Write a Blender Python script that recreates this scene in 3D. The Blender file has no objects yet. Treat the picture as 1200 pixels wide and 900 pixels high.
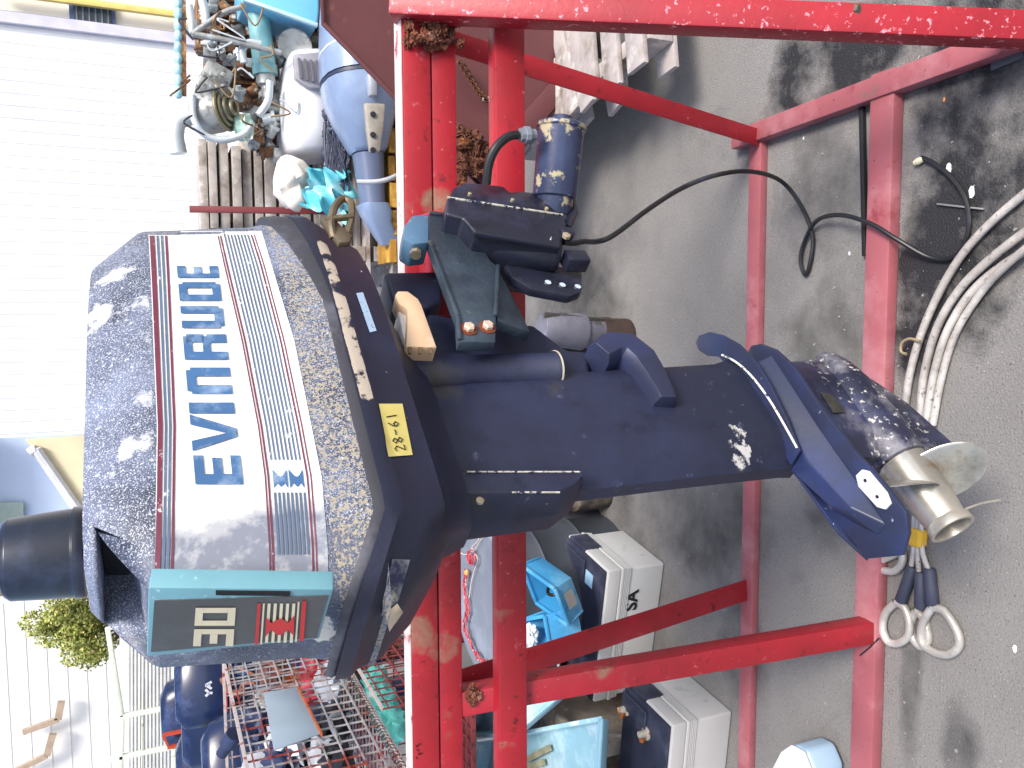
import bpy, bmesh, math, random
from mathutils import Vector, Matrix, noise
random.seed(7)
S = bpy.context.scene
C = S.collection
V = Vector
R = math.radians

# ------------------------------------------------------------------ camera, world, sun, exposure
F_PX = 950.0
EYE = V((0, 0, 1.6))
_d = V((90, 2137, 950)).normalized()                      # world down in the (upright) camera frame
_y = V((77, -424, 950)); _y = (_y - _y.dot(_d) * _d).normalized()
_x = _d.cross(_y)
if _x.x < 0: _x = -_x
ROWS = (_x, _y, -_d)                                      # world X, Y, Z in camera coordinates
def w2(c): return V((ROWS[0].dot(c), ROWS[1].dot(c), ROWS[2].dot(c)))
c_right, c_down, c_fwd = w2(V((1, 0, 0))), w2(V((0, 1, 0))), w2(V((0, 0, 1)))
cam = bpy.data.cameras.new('camera'); co = bpy.data.objects.new('camera', cam); C.objects.link(co)
cam.sensor_width = 36; cam.lens = F_PX / 1200 * 36; cam.clip_start = .05; cam.clip_end = 2000
X, Y, Z = c_down, c_right, -c_fwd                         # the photographer held the camera on its side
co.matrix_world = Matrix(((X.x, Y.x, Z.x, EYE.x), (X.y, Y.y, Z.y, EYE.y), (X.z, Y.z, Z.z, EYE.z), (0, 0, 0, 1)))
S.camera = co
W = bpy.data.worlds.new('World'); S.world = W; W.use_nodes = True
SUN_EL, SUN_AZ = R(52), R(140)                            # azimuth clockwise from +Y
nt = W.node_tree; sk = nt.nodes.new('ShaderNodeTexSky'); sk.sky_type = 'NISHITA'; sk.sun_disc = False
sk.sun_elevation = SUN_EL; sk.sun_rotation = SUN_AZ; sk.air_density = 1.0; sk.dust_density = 3.0; sk.ozone_density = 1.0
bgn = nt.nodes['Background']; bgn.inputs['Strength'].default_value = .15; nt.links.new(sk.outputs[0], bgn.inputs[0])
sl = bpy.data.lights.new('sun', 'SUN'); sl.energy = 2.4; sl.angle = R(18); sl.color = (1, .96, .9)
so = bpy.data.objects.new('sun', sl); C.objects.link(so)
sd = V((math.sin(SUN_AZ) * math.cos(SUN_EL), math.cos(SUN_AZ) * math.cos(SUN_EL), math.sin(SUN_EL)))
so.rotation_euler = sd.to_track_quat('Z', 'Y').to_euler(); so.location = (3, -3, 8)
vs = S.view_settings; vs.view_transform = 'Standard'; vs.look = 'None'; vs.exposure = 0.75; vs.gamma = 1

# ------------------------------------------------------------------ measuring helpers
def ray(px, py):
    return w2(V((900 - py - 450, px - 600, F_PX)).normalized())
def at(px, py, X=None, Y=None, Z=None, n=None, p=None):
    r = ray(px, py)
    if Z is not None: t = (Z - EYE.z) / r.z
    elif Y is not None: t = Y / r.y
    elif X is not None: t = X / r.x
    else: t = (V(p) - EYE).dot(n) / r.dot(n)
    return EYE + t * r
def proj(p):
    d = V(p) - EYE; c = V((c_right.dot(d), c_down.dot(d), c_fwd.dot(d)))
    return 600 + F_PX * c.y / c.z, 450 - F_PX * c.x / c.z
def L3(a, b, t): return a + (b - a) * t

# ------------------------------------------------------------------ materials
def lin(h):
    if not isinstance(h, str): return h
    o = []
    for i in (0, 2, 4):
        v = int(h[i:i + 2], 16) / 255
        o.append(v / 12.92 if v <= .04045 else ((v + .055) / 1.055) ** 2.4)
    return tuple(o)
MC = {}
def mat(name, col, rough=.5, metal=0, var=.12, vs=6, over=(), bump=.08, bs=90, emit=0, alpha=1, spec=.5, seed=0):
    """over: list of (colour, noise scale, lo, hi, rough, detail[, maskfn])"""
    if name in MC: return MC[name]
    m = bpy.data.materials.new(name); m.use_nodes = True; N = m.node_tree.nodes; K = m.node_tree.links
    b = N['Principled BSDF']; col = lin(col)
    tc = N.new('ShaderNodeTexCoord'); mp = N.new('ShaderNodeMapping'); K.new(tc.outputs['Object'], mp.inputs[0])
    mp.inputs['Location'].default_value = (seed, seed * 1.7, seed * .3)
    n = N.new('ShaderNodeTexNoise'); n.inputs['Scale'].default_value = vs; n.inputs['Detail'].default_value = 6; K.new(mp.outputs[0], n.inputs['Vector'])
    mx = N.new('ShaderNodeMix'); mx.data_type = 'RGBA'
    mr = N.new('ShaderNodeMapRange'); mr.inputs[1].default_value = .3; mr.inputs[2].default_value = .7; K.new(n.outputs[0], mr.inputs[0])
    K.new(mr.outputs[0], mx.inputs[0])
    mx.inputs[6].default_value = (*[c * (1 - var) for c in col], 1); mx.inputs[7].default_value = (*[min(1, c * (1 + var)) for c in col], 1)
    cur = mx.outputs[2]; rcur = None
    rv = N.new('ShaderNodeValue'); rv.outputs[0].default_value = rough; rcur = rv.outputs[0]
    for k, o in enumerate(over):
        oc, sc, lo, hi, orr = o[:5]; det = o[5] if len(o) > 5 else 8
        nn = N.new('ShaderNodeTexNoise'); nn.inputs['Scale'].default_value = sc; nn.inputs['Detail'].default_value = det; nn.inputs['Roughness'].default_value = .65
        mpp = N.new('ShaderNodeMapping'); mpp.inputs['Location'].default_value = (k * 3.1 + seed, k * 1.3, k * 5.7); K.new(tc.outputs['Object'], mpp.inputs[0]); K.new(mpp.outputs[0], nn.inputs['Vector'])
        src = nn.outputs[0]
        if len(o) > 6 and o[6]:
            bias = o[6](N, K, tc)
            ad = N.new('ShaderNodeMath'); ad.operation = 'ADD'; K.new(src, ad.inputs[0]); K.new(bias, ad.inputs[1]); src = ad.outputs[0]
        r2 = N.new('ShaderNodeMapRange'); r2.inputs[1].default_value = lo; r2.inputs[2].default_value = hi; K.new(src, r2.inputs[0])
        m2 = N.new('ShaderNodeMix'); m2.data_type = 'RGBA'; K.new(r2.outputs[0], m2.inputs[0]); K.new(cur, m2.inputs[6]); m2.inputs[7].default_value = (*lin(oc), 1); cur = m2.outputs[2]
        m3 = N.new('ShaderNodeMix'); K.new(r2.outputs[0], m3.inputs[0]); K.new(rcur, m3.inputs[2]); m3.inputs[3].default_value = orr; rcur = m3.outputs[0]
    K.new(cur, b.inputs['Base Color']); K.new(rcur, b.inputs['Roughness']); b.inputs['Metallic'].default_value = metal
    b.inputs['Specular IOR Level'].default_value = spec
    if alpha < 1: b.inputs['Alpha'].default_value = alpha
    if bump:
        bn = N.new('ShaderNodeTexNoise'); bn.inputs['Scale'].default_value = bs; bn.inputs['Detail'].default_value = 4; K.new(mp.outputs[0], bn.inputs['Vector'])
        bp = N.new('ShaderNodeBump'); bp.inputs['Strength'].default_value = bump; bp.inputs['Distance'].default_value = .004
        K.new(bn.outputs[0], bp.inputs['Height']); K.new(bp.outputs[0], b.inputs['Normal'])
    MC[name] = m; return m
def band(direction, lo, hi, soft, gain=.5, origin=(0, 0, 0)):
    """bias: 0 inside lo..hi along a direction in object space, falling to -gain outside"""
    def f(N, K, tc):
        vsn = N.new('ShaderNodeVectorMath'); vsn.operation = 'SUBTRACT'; K.new(tc.outputs['Object'], vsn.inputs[0]); vsn.inputs[1].default_value = origin
        dt = N.new('ShaderNodeVectorMath'); dt.operation = 'DOT_PRODUCT'; K.new(vsn.outputs[0], dt.inputs[0]); dt.inputs[1].default_value = direction
        a = N.new('ShaderNodeMapRange'); a.inputs[1].default_value = lo - soft; a.inputs[2].default_value = lo; a.inputs[3].default_value = -gain; a.inputs[4].default_value = 0; K.new(dt.outputs['Value'], a.inputs[0])
        b = N.new('ShaderNodeMapRange'); b.inputs[1].default_value = hi; b.inputs[2].default_value = hi + soft; b.inputs[3].default_value = 0; b.inputs[4].default_value = -gain; K.new(dt.outputs['Value'], b.inputs[0])
        c = N.new('ShaderNodeMath'); c.operation = 'ADD'; K.new(a.outputs[0], c.inputs[0]); K.new(b.outputs[0], c.inputs[1]); return c.outputs[0]
    return f
def blobs(lst, gain=.6):
    """bias from soft ellipsoid spots (x, y, z, rx, ry, rz), 0 at a spot, -gain away from every spot"""
    def f(N, K, tc):
        best = None
        for (x, y, z, rx, ry, rz) in lst:
            s = N.new('ShaderNodeVectorMath'); s.operation = 'SUBTRACT'; K.new(tc.outputs['Object'], s.inputs[0]); s.inputs[1].default_value = (x, y, z)
            d = N.new('ShaderNodeVectorMath'); d.operation = 'DIVIDE'; K.new(s.outputs[0], d.inputs[0]); d.inputs[1].default_value = (rx, ry, rz)
            l = N.new('ShaderNodeVectorMath'); l.operation = 'LENGTH'; K.new(d.outputs[0], l.inputs[0])
            mr = N.new('ShaderNodeMapRange'); mr.inputs[1].default_value = .6; mr.inputs[2].default_value = 1.4; mr.inputs[3].default_value = 0; mr.inputs[4].default_value = -gain; K.new(l.outputs['Value'], mr.inputs[0])
            if best is None: best = mr.outputs[0]
            else:
                mm = N.new('ShaderNodeMath'); mm.operation = 'MAXIMUM'; K.new(best, mm.inputs[0]); K.new(mr.outputs[0], mm.inputs[1]); best = mm.outputs[0]
        return best
    return f

# ------------------------------------------------------------------ mesh builder
class MB:
    def __init__(s): s.v = []; s.f = []
    def add(s, vs, fs):
        o = len(s.v); s.v += [tuple(p) for p in vs]; s.f += [tuple(i + o for i in f) for f in fs]; return s
    def prism(s, pts, vec):
        n = len(pts); vec = V(vec); a = [V(p) for p in pts]
        return s.add(a + [p + vec for p in a], [tuple(range(n))[::-1], tuple(range(n, 2 * n))] + [(i, (i + 1) % n, (i + 1) % n + n, i + n) for i in range(n)])
    def box(s, c, size, rz=0, M=None):
        hx, hy, hz = size[0] / 2, size[1] / 2, size[2] / 2; c = V(c)
        M = M or Matrix.Rotation(rz, 3, 'Z')
        p = [c + M @ V((x, y, z)) for z in (-hz, hz) for x, y in ((-hx, -hy), (hx, -hy), (hx, hy), (-hx, hy))]
        return s.add(p, [(3, 2, 1, 0), (4, 5, 6, 7), (0, 1, 5, 4), (1, 2, 6, 5), (2, 3, 7, 6), (3, 0, 4, 7)])
    def bar(s, a, b, w, h, up=(0, 0, 1)):
        a, b = V(a), V(b); d = (b - a).normalized(); sd_ = d.cross(V(up))
        if sd_.length < 1e-4: sd_ = d.cross(V((0, 1, 0)))
        sd_.normalize(); u = sd_.cross(d)
        q = [sd_ * x * w / 2 + u * y * h / 2 for x, y in ((-1, -1), (1, -1), (1, 1), (-1, 1))]
        return s.add([a + k for k in q] + [b + k for k in q], [(0, 1, 2, 3)[::-1], (4, 5, 6, 7), (0, 1, 5, 4), (1, 2, 6, 5), (2, 3, 7, 6), (3, 0, 4, 7)])
    def angle(s, a, b, w, t, n1, n2):
        a, b = V(a), V(b); n1 = V(n1).normalized(); n2 = V(n2).normalized()
        return s.prism([a, a + n1 * w, a + n1 * w + n2 * t, a + n1 * t + n2 * t, a + n1 * t + n2 * w, a + n2 * w], b - a)
    def loft(s, rings, cap=True, closed=True):
        n = len(rings[0]); o = []; fs = []
        for r in rings: o += [V(p) for p in r]
        for k in range(len(rings) - 1):
            for i in range(n if closed else n - 1):
                j = (i + 1) % n; fs.append((k * n + i, k * n + j, (k + 1) * n + j, (k + 1) * n + i))
        if cap: fs += [tuple(range(n))[::-1], tuple(range((len(rings) - 1) * n, len(rings) * n))]
        return s.add(o, fs)
    def tube(s, pts, r, n=8, cap=True, smooth=0):
        pts = [V(p) for p in pts]
        if smooth: pts = spline(pts, smooth)
        rs = r if isinstance(r, (list, tuple)) else [r] * len(pts)
        if len(rs) != len(pts): rs = [rs[min(len(rs) - 1, int(i * len(rs) / len(pts)))] for i in range(len(pts))]
        rings = []; pu = None
        for i, p in enumerate(pts):
            d = (pts[min(i + 1, len(pts) - 1)] - pts[max(i - 1, 0)])
            d = d.normalized() if d.length > 1e-9 else V((0, 0, 1))
            if pu is None: pu = d.orthogonal().normalized()
            pu = (pu - pu.dot(d) * d).normalized(); w = d.cross(pu)
            rings.append([p + (pu * math.cos(2 * math.pi * k / n) + w * math.sin(2 * math.pi * k / n)) * rs[i] for k in range(n)])
        return s.loft(rings, cap)
    def lathe(s, c, axis, prof, n=24):
        """prof: list of (distance along the axis, radius)"""
        axis = V(axis).normalized(); c = V(c); u = axis.orthogonal().normalized(); w = axis.cross(u)
        return s.loft([[c + axis * h + (u * math.cos(2 * math.pi * k / n) + w * math.sin(2 * math.pi * k / n)) * max(r, 1e-4) for k in range(n)] for h, r in prof])
    def ring(s, c, axis, R_, r, n=24, m=8):
        axis = V(axis).normalized(); c = V(c); u = axis.orthogonal().normalized(); w = axis.cross(u); vs = []; fs = []
        for i in range(n):
            a = 2 * math.pi * i / n; d = u * math.cos(a) + w * math.sin(a)
            for j in range(m):
                b = 2 * math.pi * j / m; vs.append(c + d * (R_ + r * math.cos(b)) + axis * r * math.sin(b))
        for i in range(n):
            for j in range(m): fs.append((i * m + j, ((i + 1) % n) * m + j, ((i + 1) % n) * m + (j + 1) % m, i * m + (j + 1) % m))
        return s.add(vs, fs)
    def blob(s, c, size, n=10, rough=.25, seed=0, fr=3):
        bm = bmesh.new(); bmesh.ops.create_icosphere(bm, subdivisions=3, radius=1); c = V(c)
        vs = []
        for v in bm.verts:
            k = 1 + rough * noise.noise(v.co * fr + V((seed, seed, 0))); vs.append(c + V((v.co.x * size[0] * k, v.co.y * size[1] * k, v.co.z * size[2] * k)))
        fs = [tuple(v.index for v in f.verts) for f in bm.faces]; bm.free(); return s.add(vs, fs)
    def build(s, name, m, parent=None, bevel=0, seg=2, smooth=35, label=None, cut=None):
        me = bpy.data.meshes.new(name); off = wloc(parent) if parent else V((0, 0, 0))
        me.from_pydata([V(p) - off for p in s.v], [], s.f); me.update()
        bm = bmesh.new(); bm.from_mesh(me); bmesh.ops.recalc_face_normals(bm, faces=bm.faces)
        if bevel:
            ed = [e for e in bm.edges if len(e.link_faces) == 2 and e.calc_face_angle(0) > R(28)]
            bmesh.ops.bevel(bm, geom=ed, offset=bevel, segments=seg, affect='EDGES', profile=.5, clamp_overlap=True)
        bm.to_mesh(me); bm.free()
        if smooth:
            me.shade_smooth(); me.set_sharp_from_angle(angle=R(smooth))
        me.materials.append(m); o = bpy.data.objects.new(name, me); C.objects.link(o)
        if parent: o.parent = parent
        if label: o['label'] = label
        return o
def spline(p, k):
    p = [V(q) for q in p]; out = []
    for i in range(len(p) - 1):
        a, b, c, d = p[max(i - 1, 0)], p[i], p[i + 1], p[min(i + 2, len(p) - 1)]
        for j in range(k):
            t = j / k; out.append(.5 * ((2 * b) + (c - a) * t + (2 * a - 5 * b + 4 * c - d) * t * t + (3 * b - a - 3 * c + d) * t ** 3))
    out.append(p[-1]); return out
def wloc(o):
    l = V((0, 0, 0))
    while o: l += o.location; o = o.parent
    return l
def thing(name, label, cat, loc=(0, 0, 0), group=None):
    o = bpy.data.objects.new(name, None); C.objects.link(o); o.location = loc; o.empty_display_size = .1
    return tag(o, label, cat, group)
def tag(o, label, cat, group=None, kind=None):
    o['label'] = label; o['category'] = cat
    if group: o['group'] = group
    if kind: o['kind'] = kind
    return o
def struct(o): o['kind'] = 'structure'; return o
def cp(o, parent):
    c = o.copy(); C.objects.link(c); c.parent = parent
    for ch in list(o.children): cp(ch, c)
    return c
# ------------------------------------------------------------------ ground
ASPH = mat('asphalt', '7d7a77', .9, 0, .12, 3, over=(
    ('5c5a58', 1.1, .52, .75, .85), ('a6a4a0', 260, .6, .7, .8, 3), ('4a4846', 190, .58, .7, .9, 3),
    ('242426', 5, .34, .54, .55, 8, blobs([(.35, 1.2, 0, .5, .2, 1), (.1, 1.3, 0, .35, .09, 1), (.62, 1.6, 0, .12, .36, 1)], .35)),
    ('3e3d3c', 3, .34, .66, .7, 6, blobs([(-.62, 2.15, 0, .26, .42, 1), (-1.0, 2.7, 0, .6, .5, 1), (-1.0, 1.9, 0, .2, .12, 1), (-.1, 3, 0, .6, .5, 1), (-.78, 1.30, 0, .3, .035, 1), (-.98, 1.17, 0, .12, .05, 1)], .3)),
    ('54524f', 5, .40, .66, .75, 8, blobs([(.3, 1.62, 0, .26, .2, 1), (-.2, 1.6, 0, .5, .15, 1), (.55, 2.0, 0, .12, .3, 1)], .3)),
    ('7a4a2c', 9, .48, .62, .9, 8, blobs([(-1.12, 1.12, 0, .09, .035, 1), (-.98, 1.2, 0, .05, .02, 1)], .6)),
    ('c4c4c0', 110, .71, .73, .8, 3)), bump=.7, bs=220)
g = MB(); NX = 60
for i in range(NX + 1):
    for j in range(NX + 1):
        k = lambda t: math.copysign(abs(t) ** 3, t)
        x = 400 * k(i / NX * 2 - 1); y = 400 * k(j / NX * 2 - 1) + 2
        g.v.append((x, y, 0))
for i in range(NX):
    for j in range(NX): a = i * (NX + 1) + j; g.f.append((a, a + NX + 1, a + NX + 2, a + 1))
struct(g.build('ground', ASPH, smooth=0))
chip = MB()
for _ in range(260):
    x = random.uniform(-1.3, .6); y = random.uniform(1.0, 1.75) if random.random() < .75 else random.uniform(1.7, 3); r = random.choice((.001, .0012, .002, .003)) * random.uniform(.7, 1.3); an = random.uniform(0, 3)
    chip.box((x, y, r * .4), (r * 2, r * 1.4, r), an)
tag(chip.build('grit', mat('grit_chip', '8c8a84', .8), smooth=0), 'pale grit and paint chips scattered over the dark asphalt', 'grit', kind='stuff')
for i, (px, py, l, c, ang) in enumerate(((1113, 198, .012, 'f2f2ee', 1), (1140, 225, .012, 'e8e8ea', .4), (942, 162, .004, 'f0f0f0', 0), (996, 297, .005, 'f0f0f0', .2), (1107, 117, .005, 'e09060', 0), (1190, 760, .008, 'f0f0ee', 1))):
    p = at(px, py, Z=0); m = MB(); 
    m.blob(p + V((0, 0, l * .3)), (l, l * .5, l * .35), rough=.5, seed=i)
    tag(m.build('litter_scrap', mat('scrap_' + c, c, .6), smooth=60), ('torn white plastic scrap beside the bare cable connector', 'second white scrap between connector and grey cables', 'tiny white fleck in the rack near the far rail', 'tiny white fleck close to the lower rail', 'small orange pebble on the wet dark asphalt', 'white scrap near the thimbles at the frame edge')[i], 'litter')
m = MB(); m.bar(at(1098, 239, Z=.006), at(1153, 245, Z=.006), .004, .004)
tag(m.build('steel_pin', mat('pin_steel', 'a9a9a4', .4, .6), bevel=.001), 'short straight grey metal rod lying on the wet asphalt', 'rod')

# ------------------------------------------------------------------ red rack
FADE = lambda k: None
def rkb(px, py, Y_, r1, r2=.05): q = at(px, py, Y=Y_) - V((-.8, 1.56, 0)); return (q.x, q.y, q.z, r1, .05, r2)
RED = mat('red_paint', 'a0202c', .42, 0, .16, 7, over=(
    ('8c7a64', 9, .42, .62, .65, 8, blobs([rkb(490, 745, 1.56, .06), rkb(520, 760, 1.56, .05), rkb(590, 722, 1.52, .02), rkb(515, 245, 1.56, .06), rkb(590, 880, 1.52, .03), rkb(700, 785, 1.5, .04)], .5)), ('5a1418', 30, .60, .70, .6, 6), ('c88088', 14, .64, .74, .6, 10),
    ('7e1c22', 3, .5, .75, .5), ('8a5a4c', 5, .62, .74, .6), ('c47078', 75, .67, .73, .6, 4), ('5a2a1c', 22, .70, .75, .8), ('3d2018', 130, .70, .74, .9, 3)), bump=.12, bs=60)
RED_GLARE = mat('red_paint_glare_worn', '98545a', .5, 0, .14, 6, over=(
    ('b07a7e', 4, .5, .7, .6), ('84343c', 12, .58, .7, .6), ('6b5a50', 7, .64, .74, .8), ('4a302a', 90, .68, .74, .9, 3)), bump=.15, bs=70)  # pink base puts the low rails' glare into the paint; chips are wear
REDP = mat('red_paint_scuffed', 'a0222e', .45, 0, .18, 7, over=(
    ('b8a98c', 2.3, .5, .62, .6, 6, blobs([(.57, 1.56, .9, .1, .1, .06), (.5, 1.56, .95, .1, .1, .04)], .3)), ('ec9aa6', 60, .60, .68, .6, 3), ('6b3a28', 14, .68, .75, .8)), bump=.15, bs=70)
WELD = mat('weld_rust', '6a3a28', .95, 0, .4, 30, over=(('a5786a', 40, .55, .65, .9), ('3a2018', 60, .55, .65, .95), ('b8493c', 25, .6, .66, .8)), bump=1, bs=150)
EDGE = mat('beam_sheen_paint', 'd8c4c0', .4, 0, .12, 12, over=(('a03038', 25, .6, .68, .5), ('55403a', 60, .66, .72, .9)), bump=.1)  # pale base puts the sky reflection on the beam top into the paint
rk = thing('steel_rack', 'red painted welded steel rack with splayed legs holding the outboard', 'rack', (-.8, 1.56, 0))
BY = 1.56; XR = .60; XL = -2.3
MB().box(((XL + XR) / 2, BY + .025, 1.104), (XR - XL, .05, .058)).build('upper_beam', RED, rk, .004)
MB().box(((XL + XR) / 2, BY + .024, 1.1345), (XR - XL - .01, .044, .002)).build('beam_top_sheen', EDGE, rk)
MB().box(((XL + XR) / 2, BY + .028, 1.047), (XR - XL - .03, .05, .052)).build('middle_beam', RED, rk, .004)
MB().box(((XL + .575) / 2, BY - .02, .922), (.575 - XL, .038, .066)).build('lower_beam', RED, rk, .004)
# ground rails
MB().box(((XL + .56) / 2, 1.405, .018), (.56 - XL, .068, .034)).build('front_rail', RED_GLARE, rk, .004)
MB().box(((XL + .53) / 2, 1.845, .013), (.53 - XL, .05, .026)).build('back_rail', RED_GLARE, rk, .004)
MB().bar((.505, 1.93, .022), (.545, .98, .022), .052, .04).build('side_rail', RED_GLARE, rk, .004)
# legs
MB().bar((-.825, BY + .03, 1.02), (-.765, 1.40, .03), .055, .05, up=(0, 1, 0)).build('leg', RED, rk, .004)
MB().angle((-.84, BY + .07, 1.0), (-.835, 1.84, .02), .06, .005, (1, .1, 0), (0, 1, 0)).build('leg', RED, rk, .001)
MB().bar((.60, BY + .01, 1.15), (.525, 1.0, -.0), .055, .055, up=(0, 1, 0)).build('leg', REDP, rk, .004)
MB().angle((.585, BY + .05, 1.02), (.515, 1.82, .03), .045, .005, (-1, .1, 0), (0, 1, .4)).build('leg', RED, rk, .001)
MB().bar((.635, BY + .03, 1.1), (.66, BY + .03, 1.175), .06, .006, up=(0, 1, 0)).build('stop_plate', RED_GLARE, rk, .002)
w = MB()
for i in range(46):
    w.blob((random.uniform(.53, .625), BY - .012 + random.uniform(-.008, .02), random.uniform(1.015, 1.125)), [random.uniform(.006, .016) for _ in range(3)], rough=.8, seed=i)
w.build('weld_bead', WELD, rk)
for x, z in ((-.80, 1.0), (-.81, .895)):
    w = MB()
    for i in range(10): w.blob((x + random.uniform(-.02, .02), BY - .005, z + random.uniform(-.015, .015)), (.008, .006, .007), rough=.8, seed=i)
    w.build('weld_bead', WELD, rk)
p = at(1005, 13, Y=1.165); MB().lathe(p + V((0, .02, 0)), (0, -1, .1), ((0, .014), (.026, .014), (.03, .009), (.031, 0)), 6).build('bolt', mat('old_bolt', '5a5148', .6, .5, .3, 60), rk)
mk = MB()
for k in range(9):
    a = at(487 + random.uniform(0, 4), 872 + k * 2.2, Y=BY - .0015); b = a + V((random.uniform(-.004, .006), 0, random.uniform(-.012, .004))); mk.bar(a, b, .0015, .0006, up=(0, 1, 0))
mk.build('handwriting', mat('marker_ink', '20100e', .6), rk, smooth=0)
# plate that carries the motor, bolted across the beams
MB().box((.10, BY - .045, 1.03), (.2, .08, .16)).build('mounting_board', RED, rk, .006)

# ------------------------------------------------------------------ outboard motor
AZ = R(42)
ea = V((math.sin(AZ), math.cos(AZ), 0)); es = V((ea.y, -ea.x, 0)); ez = V((0, 0, 1))
O = at(285, 330, Y=1.25) - es * .14; O.z = 0
def M3(a, s, z): return O + ea * a + es * s + ez * z
def side(px, py, s): return at(px, py, n=es, p=O + es * s)          # point on the motor's own fore-and-aft plane
def eb(px, py, s, *rr): q = side(px, py, s) - V((O.x, O.y, 0)); return (q.x, q.y, q.z, *rr)
NAVY = mat('navy_paint', '1c2034', .5, 0, .14, 5, over=(('2b314e', 2.2, .42, .72, .55), ('14182a', 14, .55, .75, .5), ('3c3a38', 9, .45, .65, .7, 8, blobs([eb(640, 440, .04, .06, .06, .03), eb(520, 450, .04, .06, .06, .05), eb(560, 600, .04, .05, .05, .06)], .3)), ('b4b2b0', 45, .46, .53, .7, 8, blobs([eb(873, 522, .045, .06, .06, .032), eb(786, 525, .045, .012, .012, .01), eb(757, 542, .045, .01, .01, .008)], .5)), ('6c7084', 11, .66, .76, .6, 10), ('51566e', 34, .64, .74, .6), ('d9dbe2', 26, .715, .735, .6, 10), ('8a8478', 60, .73, .76, .8, 4)), bump=.12, bs=160)
def wornstreak(N, K, tc):
    f1 = band(ez, 1.334, 1.350, .004, .5)(N, K, tc); f2 = band(ea, -.255, .10, .03, .5)(N, K, tc)
    a = N.new('ShaderNodeMath'); a.operation = 'ADD'; K.new(f1, a.inputs[0]); K.new(f2, a.inputs[1]); return a.outputs[0]
NAVYW = mat('navy_lower_cowl', '1f2338', .45, 0, .16, 5, over=(('323957', 3, .5, .75, .5), ('b8ab9c', 22, .42, .47, .7, 8, wornstreak), ('cfd3dc', 60, .70, .73, .6, 6)), bump=.12, bs=160)
CHALK_GLARE = mat('faded_cowl_glare', '343b50', .5, 0, .2, 6, over=(
    ('747e98', 6, .38, .66, .55), ('bcc0ca', 520, .53, .62, .65, 4), ('c4c8d0', 170, .60, .68, .65, 5), ('e4e6ea', 8, .58, .66, .6, 12, band(ez, 1.60, 1.7, .004, .10)), ('f4f4f2', 11, .44, .56, .6, 12, blobs([(.0, .0, 1.64, .14, .14, .06), (-.10, -.06, 1.65, .10, .10, .05)], .25)),  # white front-top patches put blown-out sky glare into the faded paint
    ('555a6a', 60, .30, .62, .5, 6, band(ea, -.7, -.45, .03, .6)), ('a09684', 200, .50, .57, .8, 4, band(ez, 1.36, 1.415, .012, .3)), ('efe6d6', 26, .45, .5, .6, 8, blobs([(-.30, -.40, 1.43, .05, .05, .03)], .5)), ('8c8474', 90, .68, .74, .8, 4)), bump=.2, bs=400)  # grey aft band paints the darker turn of the fold into the colour
BLACKP = mat('rubber_black', '3a3a42', .6, 0, .2, 9, over=(('6c6e7a', 5, .5, .7, .6), ('9a8f80', 40, .68, .74, .8)), bump=.15)
root = thing('outboard_motor', 'worn navy outboard motor with faded white banded cowling clamped to the red rack', 'outboard motor', tuple(O))
# cowling surface
KEY = [(.226, 0), (.222, .035), (.205, .072), (.155, .103), (.08, .124), (0, .136), (-.09, .14), (-.25, .14), (-.385, .14), (-.42, .136), (-.455, .122), (-.483, .100), (-.492, .088), (-.494, .05), (-.495, 0)]
def resample(P, n):
    d = [0]
    for i in range(1, len(P)): d.append(d[-1] + math.dist(P[i], P[i - 1]))
    out = []; k = 0
    for i in range(n):
        t = d[-1] * i / (n - 1)
        while k < len(P) - 2 and d[k + 1] < t: k += 1
        f = (t - d[k]) / (d[k + 1] - d[k]); out.append((P[k][0] + (P[k + 1][0] - P[k][0]) * f, P[k][1] + (P[k + 1][1] - P[k][1]) * f))
    return out
PATH = resample(KEY, 201)
LV = [(1.30, 1.12, 1.108), (1.360, 1.12, 1.108), (1.40, 1.085, 1.085), (1.44, 1.05, 1.04), (1.52, 1.028, 1.015), (1.603, 1.0, 1.0), (1.612, .985, .985), (1.668, .80, .80), (1.676, .77, .76)]
def kk(z):
    for i in range(len(LV) - 1):
        if z <= LV[i + 1][0] or i == len(LV) - 2:
            f = (z - LV[i][0]) / (LV[i + 1][0] - LV[i][0]); f = max(0, min(1, f)); return L3(LV[i][1], LV[i + 1][1], f), L3(LV[i][2], LV[i + 1][2], f)
def cowl(t, z, off=0):
    i = max(0, min(199.999, t * 200)); k = int(i); f = i - k; a = L3(PATH[k][0], PATH[k + 1][0], f); s = L3(PATH[k][1], PATH[k + 1][1], f)
    ka, ks = kk(z); a = -.14 + (a + .14) * ka; s *= ks; p = M3(a, s, z)
    if off:
        q1 = cowl(min(1, t + .01), z); q0 = cowl(max(0, t - .01), z); q2 = cowl(t, z + .004)
        nn = (q1 - q0).cross(q2 - p).normalized()
        if nn.dot(p - M3(-.14, 0, z)) < 0: nn = -nn
        p += nn * off
    return p
def tz(px, py):
    z = 1.52; t = .5
    for _ in range(6):
        lo, hi = 0.02, .98
        for _ in range(22):
            m = (lo + hi) / 2
            if proj(cowl(m, z))[1] < py: lo = m
            else: hi = m
        t = (lo + hi) / 2
        x = proj(cowl(t, z))[0]; x2 = proj(cowl(t, z + .01))[0]; z += (px - x) / (x2 - x) * .01; z = max(1.39, min(1.66, z))
    return t, z
PS = .38; body = MB(); rings = []
for z, _, _ in LV[1:]:
    half = [cowl(i / 100, z) for i in range(101)]
    oth = [M3((p - O).dot(ea), -(p - O).dot(es) * PS, z) for p in half[1:-1]][::-1]
    rings.append(half + oth)
body.loft(rings)
bo = body.build('cowling', CHALK_GLARE, root, 0, smooth=50)
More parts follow.
